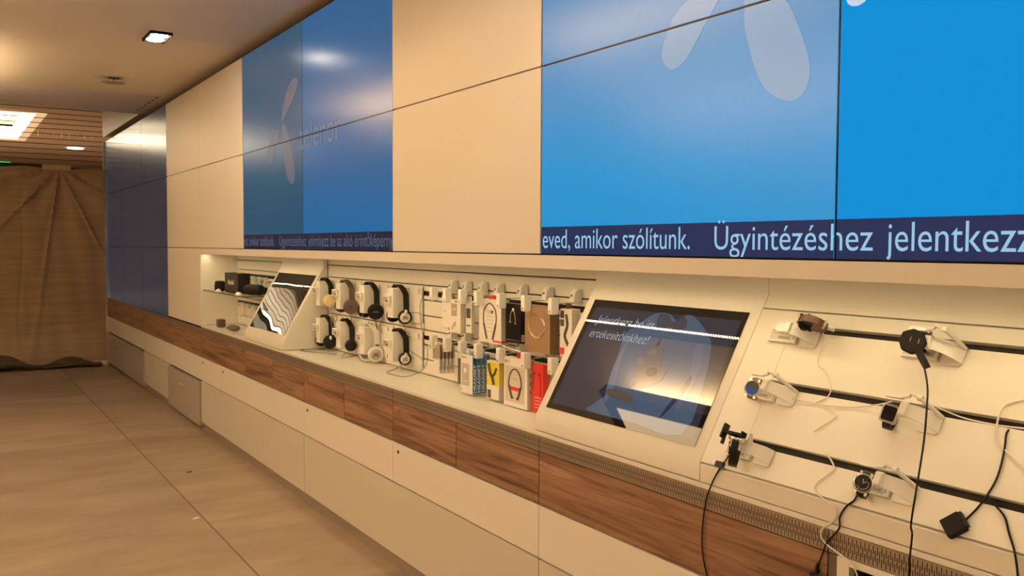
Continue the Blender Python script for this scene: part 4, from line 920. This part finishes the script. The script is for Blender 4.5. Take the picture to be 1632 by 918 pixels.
for k in range(3): rect(FS(2.6273), .20, .232, 1.25-k*.03, 1.2515-k*.03, 'print', 'greyink', t)
MB().box(.20, .214, 2.655, 2.672, 1.2705, 1.29).build('black_tab', M['ink'], t)
# lower row
p0 = None
for k in range(5):
    x = .165+k*.0175; lab = ['front pack of the fan of clear packs with white lower halves', 'second clear pack from the front of the fan', 'middle clear pack of the fan', 'second clear pack from the back of the fan', 'rearmost clear pack of the fan, next to the dark bottle pack'][k]
    if p0 is None:
        p0 = thing('clear_pack', (x, 3.62, .915), lab, 'package', 'clear hanging packs on the first lower hook')
        MB().box(x, x+.003, 3.60, 3.665, .98, 1.045).build('clear_shell', M['clear'], p0)
        mb = MB(); mb.prism([(3.60, .915), (3.665, .915), (3.665, .965), (3.60, .985)], 0, x-.001, x+.004); mb.build('card', M['card'], p0)
        MB().box(x+.0005, x+.0025, 3.5994, 3.5999, .935, .95).build('print', M['ink'], p0)
        MB().box(x, x+.002, 3.625, 3.645, 1.045, 1.06).build('hang_tab', M['card'], p0)
    else: copy_tree(p0, (x, 3.62-.003*k, .915), lab)
t = thing('bottle_pack', (.205, 3.45, .87), 'small dark upright pack with a white cap hanging from the lower row', 'package')
MB().box(.190, .222, 3.445, 3.475, .885, 1.0).build('body', M['bronze'], t, bevel=.003); MB().rprism(.194, .218, 1.0, 1.028, .004, 1, 3.45, 3.47).build('cap', M['wp'], t)
for z in (.91, .935, .957): rect(FS(3.4449), .194, .210, z, z+.003, 'print', 'wink', t)
h = None; labs = ['front white and blue headset box in the row of four', 'second blue-sided headset box in the row of four', 'third blue-sided headset box in the row of four', 'rearmost blue-sided headset box in the row of four']
for k in range(4):
    x = .150+k*.0215
    if h is None:
        h = thing('headset_box', (x+.01, 3.32, .865), labs[0], 'box', 'blue-sided headset boxes on one hook')
        MB().box(x, x+.0205, 3.272, 3.375, .868, 1.035).build('carton', M['card'], h, bevel=.0006)
        MB().box(x+.0006, x+.0199, 3.2714, 3.2719, .869, 1.034).build('blue_side', M['bluebox'], h)
        MB().box(x+.0006, x+.0199, 3.273, 3.374, 1.0351, 1.0355).build('blue_top', M['bluebox'], h)
        words('HEADSET', frame((0, 0, 1), (-1, 0, 0), (0, -1, 0), (x+.0155, 3.2712, 0)), .875, .995, 0, .0115, 'wink', h, bold=.02)
        rect(FR(x-.0001), -3.365, -3.300, .90, .995, 'window', 'gp', h); rect(FR(x-.0006), -3.345, -3.325, .955, .975, 'earpiece', 'wp', h, .0002)
        rect(FR(x-.0006), -3.35, -3.31, .918, .921, 'cord', 'wp', h, .0002); words('Bluetooth', FR(x-.0003), -3.368, -3.325, 1.018, .009, 'ink', h)
        rect(FR(x-.0001), -3.370, -3.366, .875, .885, 'print', 'ink', h)
        MB().rprism(x+.002, x+.018, 1.0355, 1.052, .004, 1, 3.31, 3.33).build('hang_tab', M['wp'], h)
    else: copy_tree(h, (x+.01, 3.32, .865), labs[k])
t = box_thing('yellow_pack', .165, .190, 3.085, 3.180, .868, 1.025, 'card', 'yellow and white pack with a dark strap picture, lower row', cat='package', side='cardside')
rect(FR(.1649), -3.178, -3.088, .925, 1.022, 'yellow_front', 'yellow', t); MB().box(.1665, .1885, 3.0838, 3.0843, .93, 1.023).build('yellow_side', M['yellow'], t)
stroke(FR(.1643), [(-3.16, 1.015), (-3.15, .98), (-3.13, .955), (-3.12, .93)], .007, 'strap_picture', 'ink', t); stroke(FR(.1643), [(-3.10, 1.0), (-3.115, .975), (-3.14, .96)], .005, 'strap_picture', 'ink', t)
rect(FR(.1648), -3.172, -3.145, .872, .905, 'print', 'ink', t)
t = box_thing('neckband_box', .170, .205, 2.882, 3.052, .860, 1.055, 'card', 'white box picturing a black neckband around a red band, lower row on the counter', side='cardside')
rect(FR(.1699), -3.042, -2.90, .878, 1.022, 'window', 'cardside', t); neckband(t, FR(.1694), -2.968, .952, .046, .060, 'ink', full=True)
rect(FR(.1693), -3.005, -2.93, .925, .940, 'red_band', 'red', t); words('TONE', FR(.1692), -2.99, -2.95, .967, .009, 'greyink', t); words('LG', FR(.1698), -3.028, -3.010, 1.034, .011, 'ink', t)
rect(FR(.1699), -3.042, -3.033, 1.032, 1.044, 'emblem', 'red', t)
for k in range(3):
    z = .93+k*.032; mb = MB(); mb.X = FS(2.8812); mb.tube([(.188+.006*math.cos(a), z+.006*math.sin(a), .0004) for a in [q*.6 for q in range(11)]], .0012, n=4, smooth=0); mb.build('icon', M['ink'], t)
MB().box(.180, .195, 2.955, 2.972, 1.0555, 1.075).build('red_tab', M['red'], t)
t = box_thing('earphone_box', .185, .215, 2.795, 2.872, .860, 1.045, 'red', 'bright red box picturing black earphones, lower row beside the near kiosk')
stroke(FR(.1849), [(-2.862, .945), (-2.86, .985), (-2.858, 1.01), (-2.85, 1.012)], .002, 'earphone_picture', 'ink', t); stroke(FR(.1849), [(-2.81, .92), (-2.812, .98), (-2.815, 1.005)], .002, 'earphone_picture', 'ink', t)
for a in ((-2.855, 1.012), (-2.82, 1.010)): stroke(FR(.1849), [a, (a[0]+.004, a[1]-.006)], .005, 'earbud_picture', 'ink', t)
for k in range(4): rect(FR(.1849), -2.85, -2.81, .915-k*.013, .918-k*.013, 'print', 'cardside', t)
MB().tube([(.152, 3.04, 1.10), (.17, 2.95, 1.085), (.19, 2.90, 1.08)], .0028).build('metal_rod', M['alu'], label='bare metal rod sticking out between the brown box and the lower neckband box', cat='rod')

# ------------------------------------------------------------------ far niche: glass shelf, speakers, small hooks
t = thing('glass_shelf', (.15, 6.77, 1.13), 'thin dark-edged glass shelf carrying speakers in the far niche', 'shelf')
MB().box(.017, .288, 6.20, 7.345, 1.134, 1.140).build('glass', M['glass'], t)
MB().box(.014, .0168, 6.20, 7.345, 1.134, 1.140).build('front_edge', M['glassedge'], t); MB().box(.014, .288, 6.197, 6.1998, 1.134, 1.140).build('side_edge', M['glassedge'], t)
z = 1.1405
t = thing('guitar_amp_speaker', (.10, 6.70, z), 'black box speaker with a white script logo on the glass shelf', 'speaker')
MB().box(.062, .150, 6.505, 6.868, z+.002, z+.150).build('cabinet', M['blackmatte'], t, bevel=.004)
MB().box(.0605, .0618, 6.515, 6.858, z+.012, z+.140).build('grille_cloth', mat('grille_cloth', (.035, .028, .022), .8, noise=.3, nscale=200), t)
words('Marshall', FR(.0600), -6.775, -6.605, z+.066, .036, 'wink', t, bold=.02, shear=.35)
for k in range(4): MB().cyl((.105, 6.60+k*.03, z+.15), (.105, 6.60+k*.03, z+.157), .006, n=10).build('knob', M['brass'], t)
MB().box(.07, .14, 6.52, 6.85, z, z+.0018).build('foot', M['black'], t)
MB().lathe([(.03, 0), (.038, .006), (.040, .04), (.036, .074), (.028, .08)], (.07, 7.04, z), (0, 0, 1)).build('round_speaker', M['blackmatte'], label='small black round speaker left of the box speaker on the shelf', cat='speaker')
t = thing('cylinder_speaker', (.12, 6.33, z), 'black cylinder speaker lying at the right end of the glass shelf', 'speaker')
MB().lathe([(.030, -.095), (.037, -.085), (.039, -.07), (.039, .07), (.037, .085), (.030, .095)], (.13, 6.34, z+.0395), (-.25, 1, 0), n=28).build('body', M['blackmatte'], t)
cc = Vector((.13, 6.34, z+.0395)); dd = Vector((.25, -1, 0)).normalized()
MB().lathe([(.028, .0945), (.026, .0965), (.014, .098)], cc, dd, n=28).build('passive_driver', M['black'], t)
MB().box(.0905, .092, 6.365, 6.378, z+.04, z+.062).build('mark', M['wink'], t)
MB().box(.16, .25, 6.42, 6.60, z, z+.05).build('flat_speaker', M['blackmatte'], label='low flat black speaker behind the cylinder one on the shelf', cat='speaker', bevel=.006)
for i, (y, x, s) in enumerate(((7.00, .030, 'under the round speaker'), (6.43, .030, 'in front of the cylinder speaker'))):
    mb = MB(); mb.prism([(x, z), (x+.014, z+.020), (x+.018, z+.020), (x+.030, z)], 1, y-.05, y+.05); mb.build('shelf_price_tag', M['wp'], label='white folded price tag on the glass shelf '+s, cat='price tag', group='price tags on the glass shelf')
zc = .8555
MB().box(.062, .118, 7.060, 7.135, zc, zc+.062).build('cube_speaker', M['bronze'], label='small dark cube speaker standing on the counter in the far niche', cat='speaker', bevel=.008, seg=3)
mb = MB(); mb.lathe([(.004, -.056), (.018, -.048), (.027, -.02), (.030, .01), (.027, .045), (.016, .056), (.004, .058)], (.085, 6.74, zc+.0235), (.25, -1, 0), n=24, sq=(1.15, .78), a=(1, 0, 0))
t = thing('pebble_speaker', (.085, 6.74, zc), 'grey-brown pebble shaped speaker lying on the counter in the far niche', 'speaker')
mb.v = [(a, b, max(c, zc)) for a, b, c in mb.v]; mb.build('body', M['taupeplastic'], t); MB().band([(.07, 6.80, zc+.025), (.062, 6.83, zc+.018), (.060, 6.845, zc+.010)], (0, 0, 1), .008, .002).build('loop', M['taupeplastic'], t)
for y0, x0, s in ((6.55, .03, 'before the pebble speaker'), (6.98, .05, 'beside the cube speaker'), (6.42, .035, 'nearest the far kiosk')):
    MB().box(x0, x0+.035, y0-.035, y0+.035, zc, zc+.0015).build('flat_label', M['cardside'], label='small flat label lying on the counter '+s, cat='label', group='flat labels on the far counter')
hk = None
for row, zz, ys in ((0, 1.245, (7.02, 6.86, 6.70, 6.54)), (1, 1.026, (7.16, 7.01, 6.86, 6.70))):
    for i, y in enumerate(ys):
        lab = f"small white phone hook on the {['upper', 'lower'][row]} rail of the far niche, {['farthest', 'second farthest', 'second nearest', 'nearest the far kiosk'][i]}"
        if hk is None:
            hk = thing('phone_hook', (.285, y, zz), lab, 'hook', 'small white hooks in the far niche')
            MB().box(.255, .289, y-.012, y+.012, zz-.022, zz+.014).build('clip', M['wp'], hk, bevel=.003)
            MB().box(.2535, .2549, y-.006, y+.003, zz-.014, zz+.004).build('sensor', M['ink'], hk)
            MB().box(.262, .285, y-.050, y-.013, zz-.018, zz+.001).build('side_arm', M['panel'], hk)
            MB().tube([(.262, y-.004, zz-.022), (.258, y-.006, zz-.06), (.262, y-.012, zz-.10)], .0035, n=6).build('lead', M['wp'], hk)
        else: copy_tree(hk, (.285, y, zz), lab)
cable([(.255, 6.88, 1.235), (.25, 6.87, 1.20), (.255, 6.855, 1.16), (.25, 6.85, 1.145)], 'thin dark lead hanging behind the shelf speakers', r=.0015)

# ------------------------------------------------------------------ bits on the floor
for x, y, s, m in ((-.42, 6.05, 'dark scrap lying on the floor tiles below the far kiosk', 'ink'), (-.62, 5.0, 'small pale paper scrap on the floor tiles, nearer the camera', 'card')):
    mb = MB(); mb.add([(x, y, .002), (x+.03, y+.012, .006), (x+.05, y+.004, .002), (x+.02, y-.012, .003)], [(0, 1, 2), (0, 2, 3)]); mb.add([(x, y, .0005), (x+.03, y+.012, .0005), (x+.05, y+.004, .0005), (x+.02, y-.012, .0005)], [(0, 2, 1), (0, 3, 2)]); mb.build('paper_scrap', M[m], label=s, cat='scrap')
